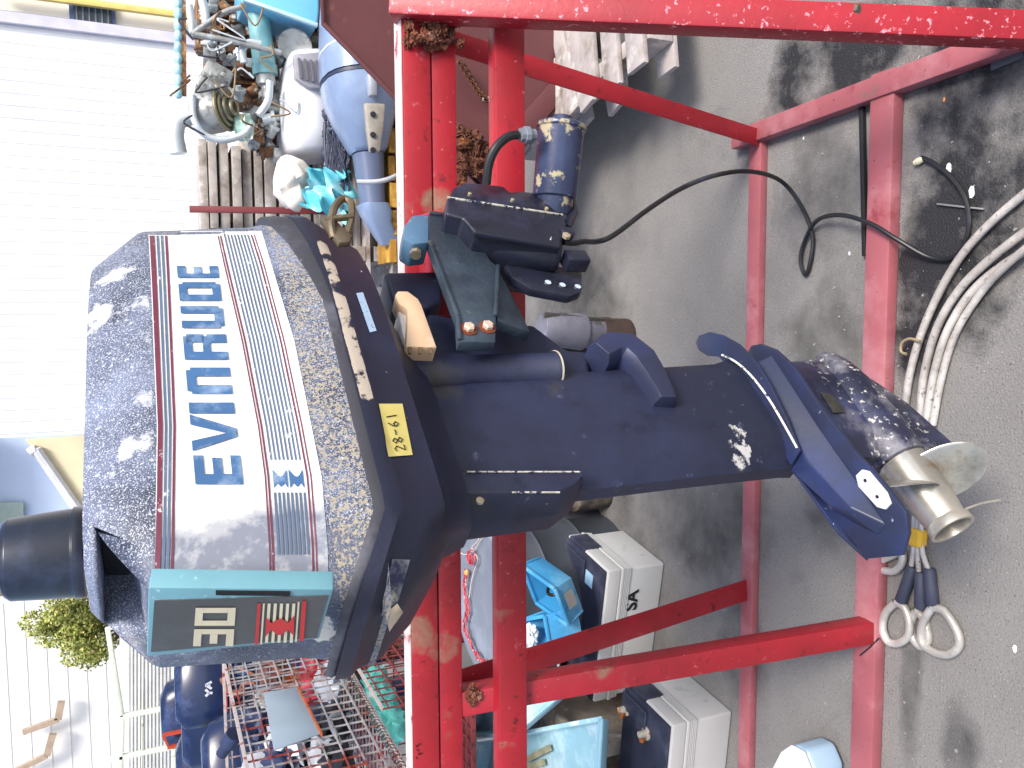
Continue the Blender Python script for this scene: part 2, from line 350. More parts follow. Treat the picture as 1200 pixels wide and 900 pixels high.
cut = MB().prism([M3(-.35, -.03, 1.662), M3(-.36, -.03, 1.632), M3(-.49, -.03, 1.607), M3(-.60, -.03, 1.600), M3(-.60, -.03, 1.662)], es * .135).build('cutter', CHALK_GLARE, root)
md = bo.modifiers.new('b', 'BOOLEAN'); md.operation = 'DIFFERENCE'; md.object = cut; md.solver = 'EXACT'
dg = bpy.context.evaluated_depsgraph_get(); me = bpy.data.meshes.new_from_object(bo.evaluated_get(dg)); bo.modifiers.clear(); bo.data = me; bpy.data.objects.remove(cut)
MB().prism([M3(-.362, -.028, 1.66), M3(-.366, -.028, 1.634), M3(-.362, -.028, 1.634)], es * .12).build('air_intake', mat('intake_dark', '2a2c34', .7), root)
# decals wrapped on the cowling
DWHITE = mat('decal_white', 'e9e9e6', .4, 0, .03, 5, over=(('7d8290', 9, .18, .42, .45, 10, band(ea, -.6, -.435, .07, .5)), ('a8aab0', 40, .5, .62, .5, 8, band(ea, -.6, -.42, .05, .5)), ('8a6a4c', 30, .71, .74, .8, 5)), bump=.08)  # aft grey puts the fold's shading into the white of the decal
DCLEAR = {}
def strip(xs_top, xs_bot, y0, y1, m, name='decal', off=.0012, n=44, parent=None, rows=1):
    """ribbon between two straight lines in the photograph, laid on the cowling; xs_* = (x at y=255, x at y=640)"""
    b = MB(); m_ = rows
    for i in range(n + 1):
        y = L3(y0, y1, i / n); xa, xb = xs_top(y), xs_bot(y)
        for j in range(m_ + 1): b.v.append(tuple(cowl(*tz(L3(xa, xb, j / m_), y), off)))
    for i in range(n):
        for j in range(m_): k = i * (m_ + 1) + j; b.f.append((k, k + m_ + 1, k + m_ + 2, k + 1))
    o = b.build(name, m, parent or bo, smooth=60); return o
def ln(P):
    def f(y):
        for i in range(len(P) - 1):
            if y <= P[i + 1][0] or i == len(P) - 2:
                t = (y - P[i][0]) / (P[i + 1][0] - P[i][0]); return P[i][1] + (P[i + 1][1] - P[i][1]) * t
    return f
bt = ln([(255, 173), (330, 177), (500, 184), (640, 182), (686, 180)])           # top edge of the printed band
bb = ln([(255, 302), (300, 315), (400, 345), (500, 365), (560, 377), (640, 384), (686, 385)])
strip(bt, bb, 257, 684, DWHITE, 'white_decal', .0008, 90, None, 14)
MAROON = mat('decal_maroon', '6b2c40', .5, 0, .1, 20, over=(('e0d8da', 60, .64, .7, .6),), bump=0)
DBLUE = mat('decal_blue', '3c628e', .5, 0, .1, 10, over=(('93aac4', 24, .5, .75, .6),), bump=0)
SLATE = mat('decal_slate', '55657e', .5, 0, .15, 12, over=(('dfe4ea', 50, .62, .7, .6),), bump=0)
for d0, d1, m in ((1, 7, MAROON), (9, 12, SLATE), (14, 17, SLATE), (19, 22, MAROON)):
    strip(lambda y, d=d0: bt(y) + d, lambda y, d=d1: bt(y) + d, 258, 684, m, 'decal_stripe', .0018)
u0 = ln([(255, 250), (310, 262), (400, 283), (500, 302), (560, 310), (640, 315), (684, 316)])
u1 = ln([(255, 292), (310, 310), (400, 334), (500, 355), (560, 366), (640, 372), (684, 373)])
def uu(f): return lambda y: u0(y) + (u1(y) - u0(y)) * f
for f0, f1, m in ((0, .03, MAROON), (.06, .10, MAROON), (.88, .92, MAROON), (.96, .99, MAROON)):
    strip(uu(f0), uu(f1), 258, 684, m, 'decal_stripe', .0018)
for k in range(8):
    f = .17 + k * .088; w_ = lambda y: 0
    strip(uu(f), uu(f + .04), 276 if k else 262, 540, SLATE, 'decal_stripe', .0018)
    strip(uu(f), uu(f + .05), 578, 650, SLATE, 'decal_stripe', .0018)
    strip(uu(f), uu(f + .04), 257, 272, SLATE, 'decal_stripe', .0018)
def dpoly(pts, m, name, off=.0022, parent=None):
    b = MB(); P = [cowl(*tz(x, y), off) for x, y in pts]; b.add(P, [tuple(range(len(P)))]); return b.build(name, m, parent or bo, smooth=0)
em = MB()
for c in (.33, .67):
    for sgn in (-1, 1):
        e_ = lambda y, k: (L3(u0(y), u1(y), k), y)
        P = [e_(551, c + sgn * .15), e_(558, c + sgn * .06), e_(560, c), e_(572, c), e_(567, c + sgn * .08), e_(574, c + sgn * .15)]
        em.add([cowl(*tz(x, y), .0022) for x, y in P], [(0, 1, 2, 3, 4, 5)])
em.build('decal_emblem', DBLUE, bo, smooth=0)
# lettering
base = lambda y: 255 + (285 - 255) * (y - 312) / 256; topl = lambda y: 207 + (229 - 207) * (y - 312) / 256
LET = {'E': [(0, 0, .36, 1), (.36, .79, 1, 1), (.36, .40, .92, .60), (.36, 0, 1, .21)],
       'I': [(0, 0, 1, 1)],
       'N': [(0, 0, .34, .9), (.66, 0, 1, .9), (.1, .78, .9, 1)],
       'U': [(0, .1, .34, 1), (.66, .1, 1, 1), (.1, 0, .9, .22)],
       'D': [(0, 0, .34, 1), (.68, .1, 1, .9), (.3, .8, .9, 1), (.3, 0, .9, .2)],
       'R': [(0, 0, .32, 1), (.68, .52, 1, .93), (.3, .8, .92, 1), (.3, .38, .92, .56), (.66, 0, 1, .45)]}
for ch, y1, y0 in (('E', 569, 535), ('V', 530, 487), ('I', 486, 473), ('N', 463, 432), ('R', 423, 393), ('U', 386, 360), ('D', 354, 332), ('E', 327, 313)):
    b = MB()
    def Q(u, v):
        y = L3(y1, y0, u); x = L3(base(y), topl(y), v); return cowl(*tz(x, y), .0024)
    if ch == 'V':
        b.add([Q(0, 1), Q(.28, 1), Q(.56, .0), Q(.40, 0)], [(0, 1, 2, 3)]); b.add([Q(.72, 1), Q(1, 1), Q(.62, 0), Q(.42, 0)], [(0, 1, 2, 3)])
    else:
        for (a0, b0, a1, b1) in LET[ch]: b.add([Q(a0, b0), Q(a1, b0), Q(a1, b1), Q(a0, b1)], [(0, 1, 2, 3)])
    b.build('letter', DBLUE, bo, smooth=0)
# rear panel with the power figure
pA, pB, pC = M3(-.520, .1, 1.610), M3(-.520, -.1, 1.610), M3(-.548, 0, 1.430)
pn = (pB - pA).cross(pC - pA).normalized()
if pn.dot(ea) > 0: pn = -pn
def pan(px, py, o=0): return at(px, py, n=pn, p=pA) + pn * o
TEAL = mat('teal_frame', '6c9ca8', .4, 0, .1, 12, over=(('9cc3cc', 60, .62, .7, .5),))
fr = MB().prism([pan(174, 689), pan(391, 691), pan(374, 749), pan(172, 770)], -pn * .022).build('rear_panel', TEAL, root, .002)
MB().prism([pan(181, 703, .0012), pan(385, 697, .0012), pan(371, 746, .0012), pan(177, 763, .0012)], -pn * .001).build('panel_face', mat('panel_face', '4c4c4c', .45, 0, .12, 14, over=(('5c5e62', 6, .5, .7, .5), ('c9c9c4', 120, .72, .75, .7)), bump=.1), fr)
a_, b_ = side(252, 684, .0), None
CREAM = mat('panel_cream', 'd8cdb0', .5, 0, .06, 30); PRED = mat('panel_red', 'c02a2c', .45, 0, .08, 30)
def pq(x0, y0, x1, y1): # photo box sheared to the panel; (x along the height, y along the width)
    def f(x, y): return pan(x - (y - 732) * .07, y + (x - 250) * -.045 * 0, .0022)
    return [f(x0, y0), f(x1, y0), f(x1, y1), f(x0, y1)]
def pbox(name, m, lst):
    b = MB()
    for q in lst: b.add(pq(*q), [(0, 1, 2, 3)])
    return b.build(name, m, fr, smooth=0)
pbox('numeral', CREAM, [(228, 710, 237, 731), (266, 710, 275, 731), (237.1, 710, 265.9, 716), (237.1, 725, 265.9, 731)])
pbox('numeral', CREAM, [(228, 735, 237, 755), (266, 735, 275, 755), (237.1, 735, 265.9, 741), (247, 741.1, 256, 752)])
for q_ in ((300, 705, 304, 753), (352, 702, 357, 749)): pbox('panel_stripe', PRED, [q_])
for q_ in [(306.5, 705, 308.5, 753), (347, 703, 349, 750)] + [(312 + k * 7.2, 705, 315.5 + k * 7.2, 751) for k in range(5)]: pbox('panel_stripe', CREAM, [q_])
b = MB()
for q_ in ([(311, 720), (318, 727), (326, 722), (330, 722), (337, 727), (344, 718), (345, 742), (338, 735), (330, 741), (326, 741), (318, 735), (312, 743)],): b.add([pan(x - (y - 732) * .07, y, .0032) for x, y in q_], [tuple(range(12))])
b.build('panel_emblem', PRED, fr, smooth=0)
MB().prism([pan(253, 691.5, -.004), pan(340, 692.5, -.004), pan(340, 697, -.004), pan(253, 696, -.004)], pn * .0055).build('panel_slot', mat('slot_black', '0c0c10', .7), fr)
# gasket between the cowlings
def lowring(z, ka, ks, s0=None):
    half = []
    for i in range(41):
        a, s = PATH[int(i * 5)]; half.append((-.14 + (a + .14) * ka[0] + ka[1], s * ks))
    return [M3(a, s, z(a) if callable(z) else z) for a, s in half] + [M3(a, -s * PS, z(a) if callable(z) else z) for a, s in half[1:-1]][::-1]
tilt = lambda z0, fr=.030: (lambda a: z0 + fr * max(0, a + .05) / .25 + (.05 * max(0, -a - .43) / .1))
gk = MB().loft([lowring(tilt(1.351, .02), (1.09, 0), 1.07), lowring(tilt(1.351, .02), (1.13, 0), 1.12), lowring(tilt(1.358, .03), (1.137, 0), 1.128), lowring(tilt(1.367, .045), (1.125, 0), 1.115), lowring(tilt(1.368, .045), (1.08, 0), 1.06)]).build('seam_gasket', BLACKP, root, 0, smooth=60)
lc = MB().loft([lowring(tilt(1.353, .02), (1.10, 0), 1.08), lowring(tilt(1.353, .02), (1.145, 0), 1.13), lowring(tilt(1.334, .015), (1.15, 0), 1.13), lowring(tilt(1.328, .012), (1.125, 0), 1.10),
                lowring(tilt(1.30, .01), (1.075, -.01), 1.04), lowring(tilt(1.272, 0), (.965, -.01), .98), lowring(1.262, (.80, -.02), .86), lowring(1.238, (.60, -.055), .62), lowring(1.205, (.50, -.08), .44)]).build('lower_cowling', NAVYW, root, 0, smooth=38)
# masking tape label, small white sticker: laid on the lower cowling's own surface
bpy.context.view_layer.update()
def onto(px, py, ob, off=.001):
    d = ray(px, py); M_ = Matrix.Translation(-wloc(ob)); ok, loc, nn, _ = ob.ray_cast(M_ @ EYE, d)
    if not ok: return side(px, py, .15)
    nn = nn if nn.dot(d) < 0 else -nn
    return loc + wloc(ob) + nn * off
def patch(cs, ob, m, name, parent, off=.001, n=8, t=.0006):
    A, B_, C_, D_ = cs; b = MB(); g0 = []
    for i in range(n + 1):
        for j in range(n + 1):
            u, v = i / n, j / n; x = (A[0] * (1 - u) + B_[0] * u) * (1 - v) + (D_[0] * (1 - u) + C_[0] * u) * v; y = (A[1] * (1 - u) + B_[1] * u) * (1 - v) + (D_[1] * (1 - u) + C_[1] * u) * v
            b.v.append(tuple(onto(x, y, ob, off)))
    for i in range(n):
        for j in range(n): k = i * (n + 1) + j; b.f.append((k, k + n + 1, k + n + 2, k + 1))
    return b.build(name, m, parent, smooth=60)
TAPE = mat('masking_tape', 'cfc070', .7, 0, .06, 40)
tp = patch([(443, 474), (471, 474), (483, 534), (455, 536)], lc, TAPE, 'tape_label', root, .0016)
INK = mat('ink_black', '16181c', .6, bump=0)
ink = MB()
def P_(u, v):
    x0, y0 = 476 - .0, 529; x1, y1 = 463.5, 481; bx_, by_ = x0 + (x1 - x0) * u, y0 + (y1 - y0) * u; return onto(bx_ - v * 15, by_ + v * 2.5, lc, .0022)
GL = {'2': [(0, .8), (.5, 1), (1, .75), (0, 0), (1, 0)], '8': [(.5, .5), (0, .75), (.5, 1), (1, .75), (.5, .5), (0, .25), (.5, 0), (1, .25), (.5, .5)], '-': [(0, .5), (1, .5)], '6': [(.9, 1), (.2, .6), (0, .25), (.5, 0), (.95, .25), (.6, .5), (.1, .35)], '1': [(.5, 1), (.5, 0)]}
for i, ch in enumerate('28-61'):
    pts = [P_(.02 + (i + x * .62) * .195, .12 + y * .76) for x, y in GL[ch]]
    ink.tube(pts, .0008, 5)
ink.build('tape_writing', INK, tp)
patch([(417, 344), (425, 343), (441, 388), (433, 390)], lc, mat('sticker_white', 'a9c2dc', .5, 0, .08, 80, over=(('38506e', 160, .6, .64, .5),)), 'sticker', root)
# shackle on the lower cowling
BR = mat('old_brass', '6d6250', .5, .5, .25, 25, over=(('a08c6a', 40, .6, .7, .5), ('2f2c28', 30, .62, .7, .7)))
sh = MB().prism([side(374, 262, .15), side(384, 257, .15), side(412, 282, .15), side(409, 290, .15), side(396, 291, .15)], es * .012).build('shackle_base', BR, root, .003)
pts = [side(391, 279, .155), side(388, 262, .165), side(392, 243, .17), side(402, 233, .17), side(411, 238, .17), side(412, 255, .165), side(407, 274, .155)]
MB().tube(pts, .0065, 8, smooth=4).build('shackle_bow', BR, root)
MB().bar(side(383, 257, .168), side(415, 254, .168), .009, .009).build('shackle_pin', BR, root, .002)
# worn silver patch and torn tab at the stern corner
CR = mat('bare_metal_worn', '6c7076', .5, .1, .25, 25, over=(('d8d0bc', 22, .5, .58, .6), ('222642', 12, .5, .6, .5)))
patch([(459, 655), (480, 656), (466, 704), (446, 722)], lc, CR, 'worn_patch', root, .0012)
patch([(450, 718), (464, 706), (470, 716), (455, 738)], lc, mat('latch_bone', 'c9b8a0', .6, 0, .2, 30), 'torn_tab', root, .003)
# leg
def foil(z, ax0, ax1, th, n=10, nose=.25, skew=0):
    c = ax0 - ax1; pr = []
    for k in range(n + 1):
        u = k / n; t_ = th * min(1, math.sqrt(max(0, 1 - (1 - u / nose) ** 2)) if u < nose else 1 - (max(0, u - .72) / .28) ** 2 * .72)
        pr.append((ax0 - c * u, t_))
    zz = (lambda a: z + skew * (a + .2))
    return [M3(a, t_ + SL, zz(a)) for a, t_ in pr] + [M3(a, -t_ + SL, zz(a)) for a, t_ in pr[::-1]]
SL = -.005
lg = MB().loft([foil(1.25, -.09, -.345, .05), foil(1.12, -.088, -.338, .05), foil(.80, -.08, -.334, .05), foil(.60, -.074, -.334, .05, skew=.1), foil(.575, -.064, -.336, .054, skew=.1)]).build('leg_housing', NAVY, root, 0, smooth=40)
ex = MB().loft([[side(x, 553, .047), side(x, ym, .0465), side(x, yb, .002), side(x, yb, .002) - es * .04, side(x, 553, .047) - es * .1] for x, ym, yb in ((540, 577, 617), (652, 577, 603), (674, 567, 586), (683, 558, 572))]).build('exhaust_cover', NAVY, root, .003)
MB().lathe(side(562, 588, .046), es, ((0, .006), (.004, .006), (.005, .003)), 8).build('screw', mat('screw_pale', 'a89c84', .5, .4), root)
CHIP = mat('chipped_edge', 'b9b4a8', .7, 0, .3, 90, over=(('1b2443', 120, .52, .56, .5, 3),))
MB().bar(side(547, 553, .0485), side(680, 553, .0485), .002, .002).build('chipped_edge', CHIP, root)
MB().bar(side(600, 577, .0475), side(656, 577, .0475), .002, .002).build('chipped_edge', CHIP, root)
# swivel tube and brackets
MB().lathe(M3(-.10, .035, 1.245), (0, 0, -1), ((0, .036), (.10, .034), (.12, .030), (.272, .030), (.275, .033), (.283, .033)), 24).build('swivel_tube', NAVY, root, 0, smooth=50)
MB().lathe(M3(-.10, .035, .965), (0, 0, -1), ((0, .034), (.003, .034)), 24).build('tube_ring', mat('ring_pale', 'b9b3a0', .6), root)
MB().prism([side(500, 364, .03), side(583, 380, .03), side(625, 378, .03), side(664, 408, .03), side(690, 410, .03), side(694, 444, .03), side(505, 446, .03), side(495, 420, .03)], -es * .05).build('swivel_bracket', NAVY, root, .012, 3)
MB().prism([side(450, 318, .04), side(512, 317, .04), side(519, 330, .04), side(519, 352, .04), side(503, 360, .04), side(462, 357, .04)], -es * .12).build('tilt_block', NAVY, root, .008, 3)
GREA = mat('greasy_black', '12131a', .35, 0, .4, 20, over=(('6b5c40', 30, .6, .68, .8),))
MB().prism([side(484, 408, .03), side(530, 415, .03), side(532, 446, .03), side(512, 452, .03), side(488, 440, .03)], -es * .08).build('upper_mount', GREA, root, .01, 3)
lv = MB().prism([side(463, 346, .10), side(466, 341, .10), side(478, 341, .10), side(490, 350, .10), side(494, 357, .10), side(512, 407, .10), side(476, 406, .10), side(478, 362, .10), side(468, 356, .10)], -es * .035).build('shift_lever', mat('bone_plastic', 'cdae8e', .55, 0, .08, 14, over=(('e8d8c4', 6, .55, .7, .5), ('7a6040', 50, .7, .75, .8))), root, .002)
MB().prism([side(466, 362, .085), side(480, 362, .085), side(480, 404, .085), side(475, 404, .085)], -es * .05).build('lever_tube', mat('white_plastic_worn', 'cfcac4', .4, 0, .1, 20), lv, .006, 3)
for i in range(3):
    x = 478 + i * 12; MB().prism([side(x, 405, .099), side(x + 5, 405, .099), side(x + 4, 414, .099), side(x + 1, 413, .099)], -es * .004).build('broken_edge', mat('bone_dark', '6a5440', .7), lv)
# lower mount fender
SHO = mat('navy_cap', '262b42', .42, 0, .12, 6, over=(('2f3a66', 3, .5, .75, .5), ('c9ccd6', 60, .73, .75, .6)), bump=.08)
path = [(697, 425, .024), (712, 414, .030), (730, 415, .034), (748, 430, .034), (760, 450, .030), (770, 470, .025), (775, 482, .022)]
rr = []
for i, (px, py, hw) in enumerate(path):
    c = side(px, py, .035); nx = path[min(i + 1, 6)]; pv = path[max(i - 1, 0)]; d = (side(nx[0], nx[1], .035) - side(pv[0], pv[1], .035)).normalized(); u = d.cross(es).normalized()
    rr.append([c + u * hw * x + es * y for x, y in ((-1, -.03), (1, -.03), (1, .018), (.72, .036), (-.55, .038), (-1, .02))])
MB().loft(rr).build('lower_mount_cover', SHO, root, .005, 3, smooth=45)
# clamp brackets
CLP = mat('clamp_paint', '26303c', .5, 0, .18, 8, over=(('4a5a68', 3, .5, .75, .5), ('8f9ea6', 60, .67, .72, .6), ('6b6a4a', 20, .66, .74, .8)), bump=.3, bs=120)
def clamp(s, name='clamp_bracket'):
    def q(px, py, d=0): return side(px, py, .12) + es * (s - .12 + d)
    th = -es * .022
    c = MB().prism([q(502, 250), q(541, 254), q(556, 276), q(576, 306), q(583, 311), q(581, 401), q(538, 400), q(536, 372), q(503, 284)], th).build(name, CLP, root, .003)
    MB().prism([q(474, 264), q(483, 252), q(503, 250), q(503, 284), q(484, 286), q(473, 279)], th - es * .035 + es * .006).build('clamp_hook', mat('clamp_hook_light', '4d6d88', .45, 0, .12, 10, over=(('9fb6c4', 50, .62, .7, .5),)), c, .004)
    for A, B in (((503, 284), (536, 372)), ((583, 312), (580, 371)), ((536, 372), (538, 399)), ((503, 251), (541, 255))):
        MB().bar(q(*A, .002), q(*B, .002), .007, .007, up=tuple(es)).build('rib', CLP, c, .002)
    MB().prism([q(584, 312, -.004), q(612, 350, -.02), q(628, 374, -.03), q(583, 373, -.004)], th).build('bracket_wing', CLP, c, .003)
    RU = mat('bolt_rust', '6a3018', .9, 0, .3, 50); BH = mat('bolt_head', 'c9b4a0', .5, .2, .15, 60, over=(('8a6a50', 50, .6, .7, .8),))
    for px, py in ((549, 386), (571, 384)):
        w_ = MB().lathe(q(px, py, .0), es, ((0, .0145), (.002, .0145), (.0025, .012)), 20).build('washer', RU, c)
        MB().lathe(q(px, py, .001), es, ((0, .0095), (.007, .0095), (.009, .007)), 6).build('bolt', BH, c)
    return c
c1 = clamp(.12); c2 = cp(c1, root)
for o_ in [c2]: o_.location = -es * .235
MB().lathe(side(487, 291, .105), (side(487, 297, .105) - side(487, 288, .105)).normalized(), ((0, .007), (.012, .007), (.013, .011), (.02, .01)), 8).build('clamp_screw', mat('screw_dirty', '8c8270', .5, .5, .3, 60), root)
# tilt unit
TU = mat('tilt_unit_paint', '1e2130', .38, 0, .2, 7, over=(('3c4462', 4, .5, .72, .45), ('0e1120', 9, .55, .7, .4), ('dfe2e8', 34, .70, .72, .6, 9), ('6a5c4a', 50, .72, .76, .8)), bump=.2, bs=120)
def bx(px, py, s=.16): return side(px, py, s)
tb = MB().prism([bx(524, 231), bx(660, 250), bx(664, 262), bx(657, 288), bx(557, 272), bx(543, 255), bx(523, 250)], -es * .12).build('tilt_unit', TU, root, .005, 3)
MB().prism([bx(525, 231, .157), bx(531, 219, .152), bx(545, 213, .15), bx(560, 214, .15), bx(590, 217, .15), bx(598, 224, .15), bx(612, 223, .15), bx(632, 226, .15), bx(641, 237, .155), bx(655, 249, .157)], -es * .105).build('unit_cover', TU, tb, .007, 3)
MB().bar(bx(524, 231.5, .161), bx(660, 252, .161), .0035, .004, up=tuple(es)).build('cover_flange', CHIP, tb, .001)
for px, py in ((550, 229), (600, 236), (640, 246)): MB().lathe(bx(px, py, .163), es, ((0, .004), (.005, .004), (.006, .002)), 6).build('cover_screw', mat('screw_pale', 'a89c84', .5, .4), tb)
MB().bar(bx(556, 274, .158), bx(655, 291, .158), .006, .01, up=tuple(es)).build('side_rib', TU, tb, .002)
d_ = (bx(655, 300, .12) - bx(572, 284, .12))
MB().lathe(bx(570, 283, .12), d_, ((0, .024), (.01, .036), (d_.length * .9, .036), (d_.length, .030)), 20).build('ram_housing', TU, tb, smooth=50)
MB().prism([bx(585, 300, .10), bx(655, 311, .10), bx(683, 318, .10), bx(682, 342, .10), bx(668, 347, .10), bx(622, 338, .10), bx(600, 325, .10)], -es * .02).build('link_plate', TU, tb, .005)
HO = mat('bright_hole', 'b9c6d0', .5)
for px, py in ((642, 331), (659, 334), (677, 336)):
    MB().lathe(bx(px, py, .1), es, ((0, .0062), (.0008, .0062)), 16).build('adjusting_hole', HO, tb); MB().ring(bx(px, py, .1), es, .0075, .0018, 18, 6).build('hole_rim', TU, tb)
MB().box(bx(674, 306, .13), (.03, .03, .045), -AZ).build('link_block', TU, tb, .003)
MB().lathe(bx(663, 278, .15), es, ((0, .014), (.014, .014), (.016, .010)), 20).build('pivot_boss', TU, tb, .001)
MB().lathe(bx(663, 278, .166), es, ((0, .008), (.006, .008), (.007, .005)), 6).build('pivot_bolt', mat('screw_pale', 'a89c84', .5, .4), tb)
MB().tube([bx(668, 232, .14), bx(672, 250, .14), bx(664, 268, .14)], [.010, .010, .009], 10).build('hydraulic_pipe', TU, tb)
m0, m1 = at(649, 240, Y=1.43), at(658, 150, Y=1.43); dd = m1 - m0
MT = mat('motor_can_paint', '22273c', .25, 0, .15, 6, over=(('3c4666', 3, .5, .7, .3), ('a89c80', 20, .57, .61, .8, 10), ('11141f', 24, .66, .7, .6, 10), ('d9dbe0', 60, .7, .73, .6)), bump=.1)
MB().lathe(m0, dd, ((-.02, .036), (.012, .037), (.014, .043), (dd.length - .004, .045), (dd.length - .002, .049), (dd.length + .004, .049), (dd.length + .008, .044), (dd.length + .009, .02), (dd.length + .022, .019), (dd.length + .024, .012)), 32).build('tilt_motor', MT, root, .0008, smooth=45)
h0 = at(627, 158, Y=1.40); h1 = at(607, 158, Y=1.40)
MB().lathe(h0, h1 - h0, ((0, .011), (.012, .011), (.013, .016), (.022, .016), (.023, .013), (.031, .013)), 10).build('cable_gland', mat('gland_grey', '7a808a', .5, .2, .3, 40), root)
RUB = mat('cable_black', '17181c', .45, 0, .2, 20, over=(('3d404a', 6, .55, .7, .5),))
MB().tube([h1, at(596, 160, Y=1.4), at(582, 172, Y=1.4), at(573, 192, Y=1.41), at(570, 216, Y=1.42)], .0085, 10, smooth=5).build('motor_cable', RUB, root)
# anti-splash and anti-ventilation plates
PL = mat('plate_paint', '242a42', .42, 0, .12, 6, over=(('2b3a6e', 3, .48, .75, .4), ('8f94a6', 24, .66, .70, .6, 9), ('d6d9df', 40, .73, .745, .6)), bump=.06)
def zp(px, py, z): return at(px, py, Z=z)
up = [(930, 545), (880, 470), (858, 432), (845, 418), (832, 417), (822, 411), (818, 402), (822, 393), (834, 389), (850, 393), (868, 403), (890, 425), (905, 450), (925, 490), (940, 528)]
MB().prism([zp(x, y, .578) for x, y in up][::-1], V((0, 0, .007))).build('splash_plate', PL, root, .002)
MB().tube([zp(x, y, .589) for x, y in ((846, 416), (862, 424), (880, 440), (900, 466), (918, 496), (934, 525))], .0022, 6, smooth=4).build('joint_bead', mat('joint_pale', 'cfcfca', .5, 0, .1, 60, over=(('262a44', 60, .55, .6, .5),)), root)
pl = [(1015, 655), (1057, 651), (1064, 625), (1061, 600), (1040, 572), (1000, 528), (960, 476), (930, 430), (908, 410), (890, 403), (880, 405), (876, 412), (900, 460), (925, 530), (950, 575)]
PZ = .545
MB().prism([zp(x, y, PZ) for x, y in pl], V((0, 0, -.009))).build('ventilation_plate', PL, root, .002)
rg = [zp(x, y, PZ) for x, y in ((897, 420), (905, 415), (960, 500), (1010, 570), (1040, 615), (1030, 628), (1000, 612), (950, 560), (915, 520))]
top = [p + V((0, 0, .028)) for p in [zp(x, y, PZ) for x, y in ((890, 430), (893, 428), (930, 488), (962, 540), (1012, 592), (1008, 598), (985, 590), (940, 550), (910, 515))]]
MB().loft([rg, top]).build('plate_fairing', PL, root, .004, 3, smooth=50)
anp = [zp(x, y, PZ) for x, y in ((1005, 557), (1012, 550), (1020, 552), (1041, 577), (1046, 590), (1040, 597), (1030, 594), (1008, 570))]
an = MB().prism(anp, V((0, 0, .005))).build('anode', mat('anode_white', 'd9dcde', .5, 0, .04, 50), root, .0015)
for px, py in ((1014, 563), (1028, 582)): MB().lathe(zp(px, py, PZ + .006), ez, ((0, .003), (.001, .003)), 8).build('anode_screw', INK, an)
tn = MB().prism([side(930, 550, .0), side(938, 560, .0), side(1008, 612, .0), side(1018, 655, .0), side(985, 625, .0)], -es * .006).build('tail_web', PL, root, .001)
# gearcase
GC = mat('gearcase_paint', '212336', .38, 0, .2, 8, over=(('3b3f60', 5, .5, .7, .45), ('8c8a92', 9, .48, .70, .6, 10, band(ez, .20, .36, .04, .08)), ('c4c0ba', 70, .58, .66, .7, 6, band(ez, .18, .36, .04, .08)), ('e6e6e6', 60, .70, .73, .6)), bump=.15)
SL = .0
def strut(z, a0, a1, th): return foil(z, a0, a1, th, nose=.35)
MB().loft([strut(.54, -.065, -.33, .036), strut(.45, -.07, -.325, .032), strut(.36, -.066, -.33, .030), strut(.29, -.06, -.33, .028)]).build('gearcase_strut', GC, root, smooth=45)
TZ = .305
MB().lathe(M3(-.05, 0, TZ), -ea, ((0, .001), (.010, .018), (.03, .033), (.06, .043), (.11, .051), (.195, .054), (.265, .052), (.29, .049), (.293, .044)), 28).build('torpedo', GC, root, smooth=50)
MB().prism([M3(-.10, .005, .27), M3(-.13, .005, .215), M3(-.20, .004, .17), M3(-.33, .003, .13), M3(-.345, .003, .14), M3(-.32, .004, .26)], -es * .01).build('skeg', GC, root, .003)
MB().prism([side(961, 460, .0325), side(975, 463, .0335), side(991, 484, .034), (side(976, 484, .034))], es * .002).build('inlet_screen', mat('inlet_dark', '3c3a34', .6, .2, .3, 60), root, .001)
# propeller
ST = mat('prop_steel', 'a6a29a', .26, .7, .08, 5, over=(('dcd4c4', 4, .45, .75, .4), ('45403c', 5, .55, .75, .4), ('8a7050', 9, .62, .75, .4)), bump=.02)
pr = MB().lathe(M3(-.345, 0, TZ), -ea, ((0, .047), (.02, .047), (.09, .042), (.13, .036), (.135, .040), (.150, .041), (.150, .035), (.08, .030), (.079, .001)), 32).build('propeller', ST, root, smooth=45)
MB().lathe(M3(-.40, 0, TZ), -ea, ((0, .033), (.06, .033)), 20).build('hub_bore', mat('bore_dark', '2c2826', .6, .2), pr)
def blade(phi, R0=.036, R1=.128):
    b = MB(); nu, nv = 12, 14; top_ = []; bot = []
    for i in range(nu + 1):
        r = R0 + (R1 - R0) * i / nu; f = i / nu
        ch_ = .105 * math.sqrt(max(.004, 1 - (max(0, f - .3) / .7) ** 2)); wd = ch_ / r; ctr = phi + f * R(10)
        rt = []; rb = []
        for j in range(nv + 1):
            g_ = j / nv - .5; an_ = ctr + g_ * wd * .85; ax = -.392 + g_ * ch_ * .62 - f * .012; th = .003 * (1 - abs(g_) * 1.6) * (1.3 - f) + .0006
            p_ = M3(ax, r * math.cos(an_), TZ + r * math.sin(an_)); rt.append(p_ - ea * th); rb.append(p_ + ea * th)
        top_.append(rt); bot.append(rb)
    return b.loft([rt + rb[::-1] for rt, rb in zip(top_, bot)])
for k in range(3): blade(R(-50) + k * R(120)).build('blade', ST, pr, smooth=60)
MB().tube([M3(-.47, .02, TZ - .035), side(1150, 590, .03), side(1172, 586, .04)], .0022, 6, smooth=3).build('bent_cotter', ST, pr)
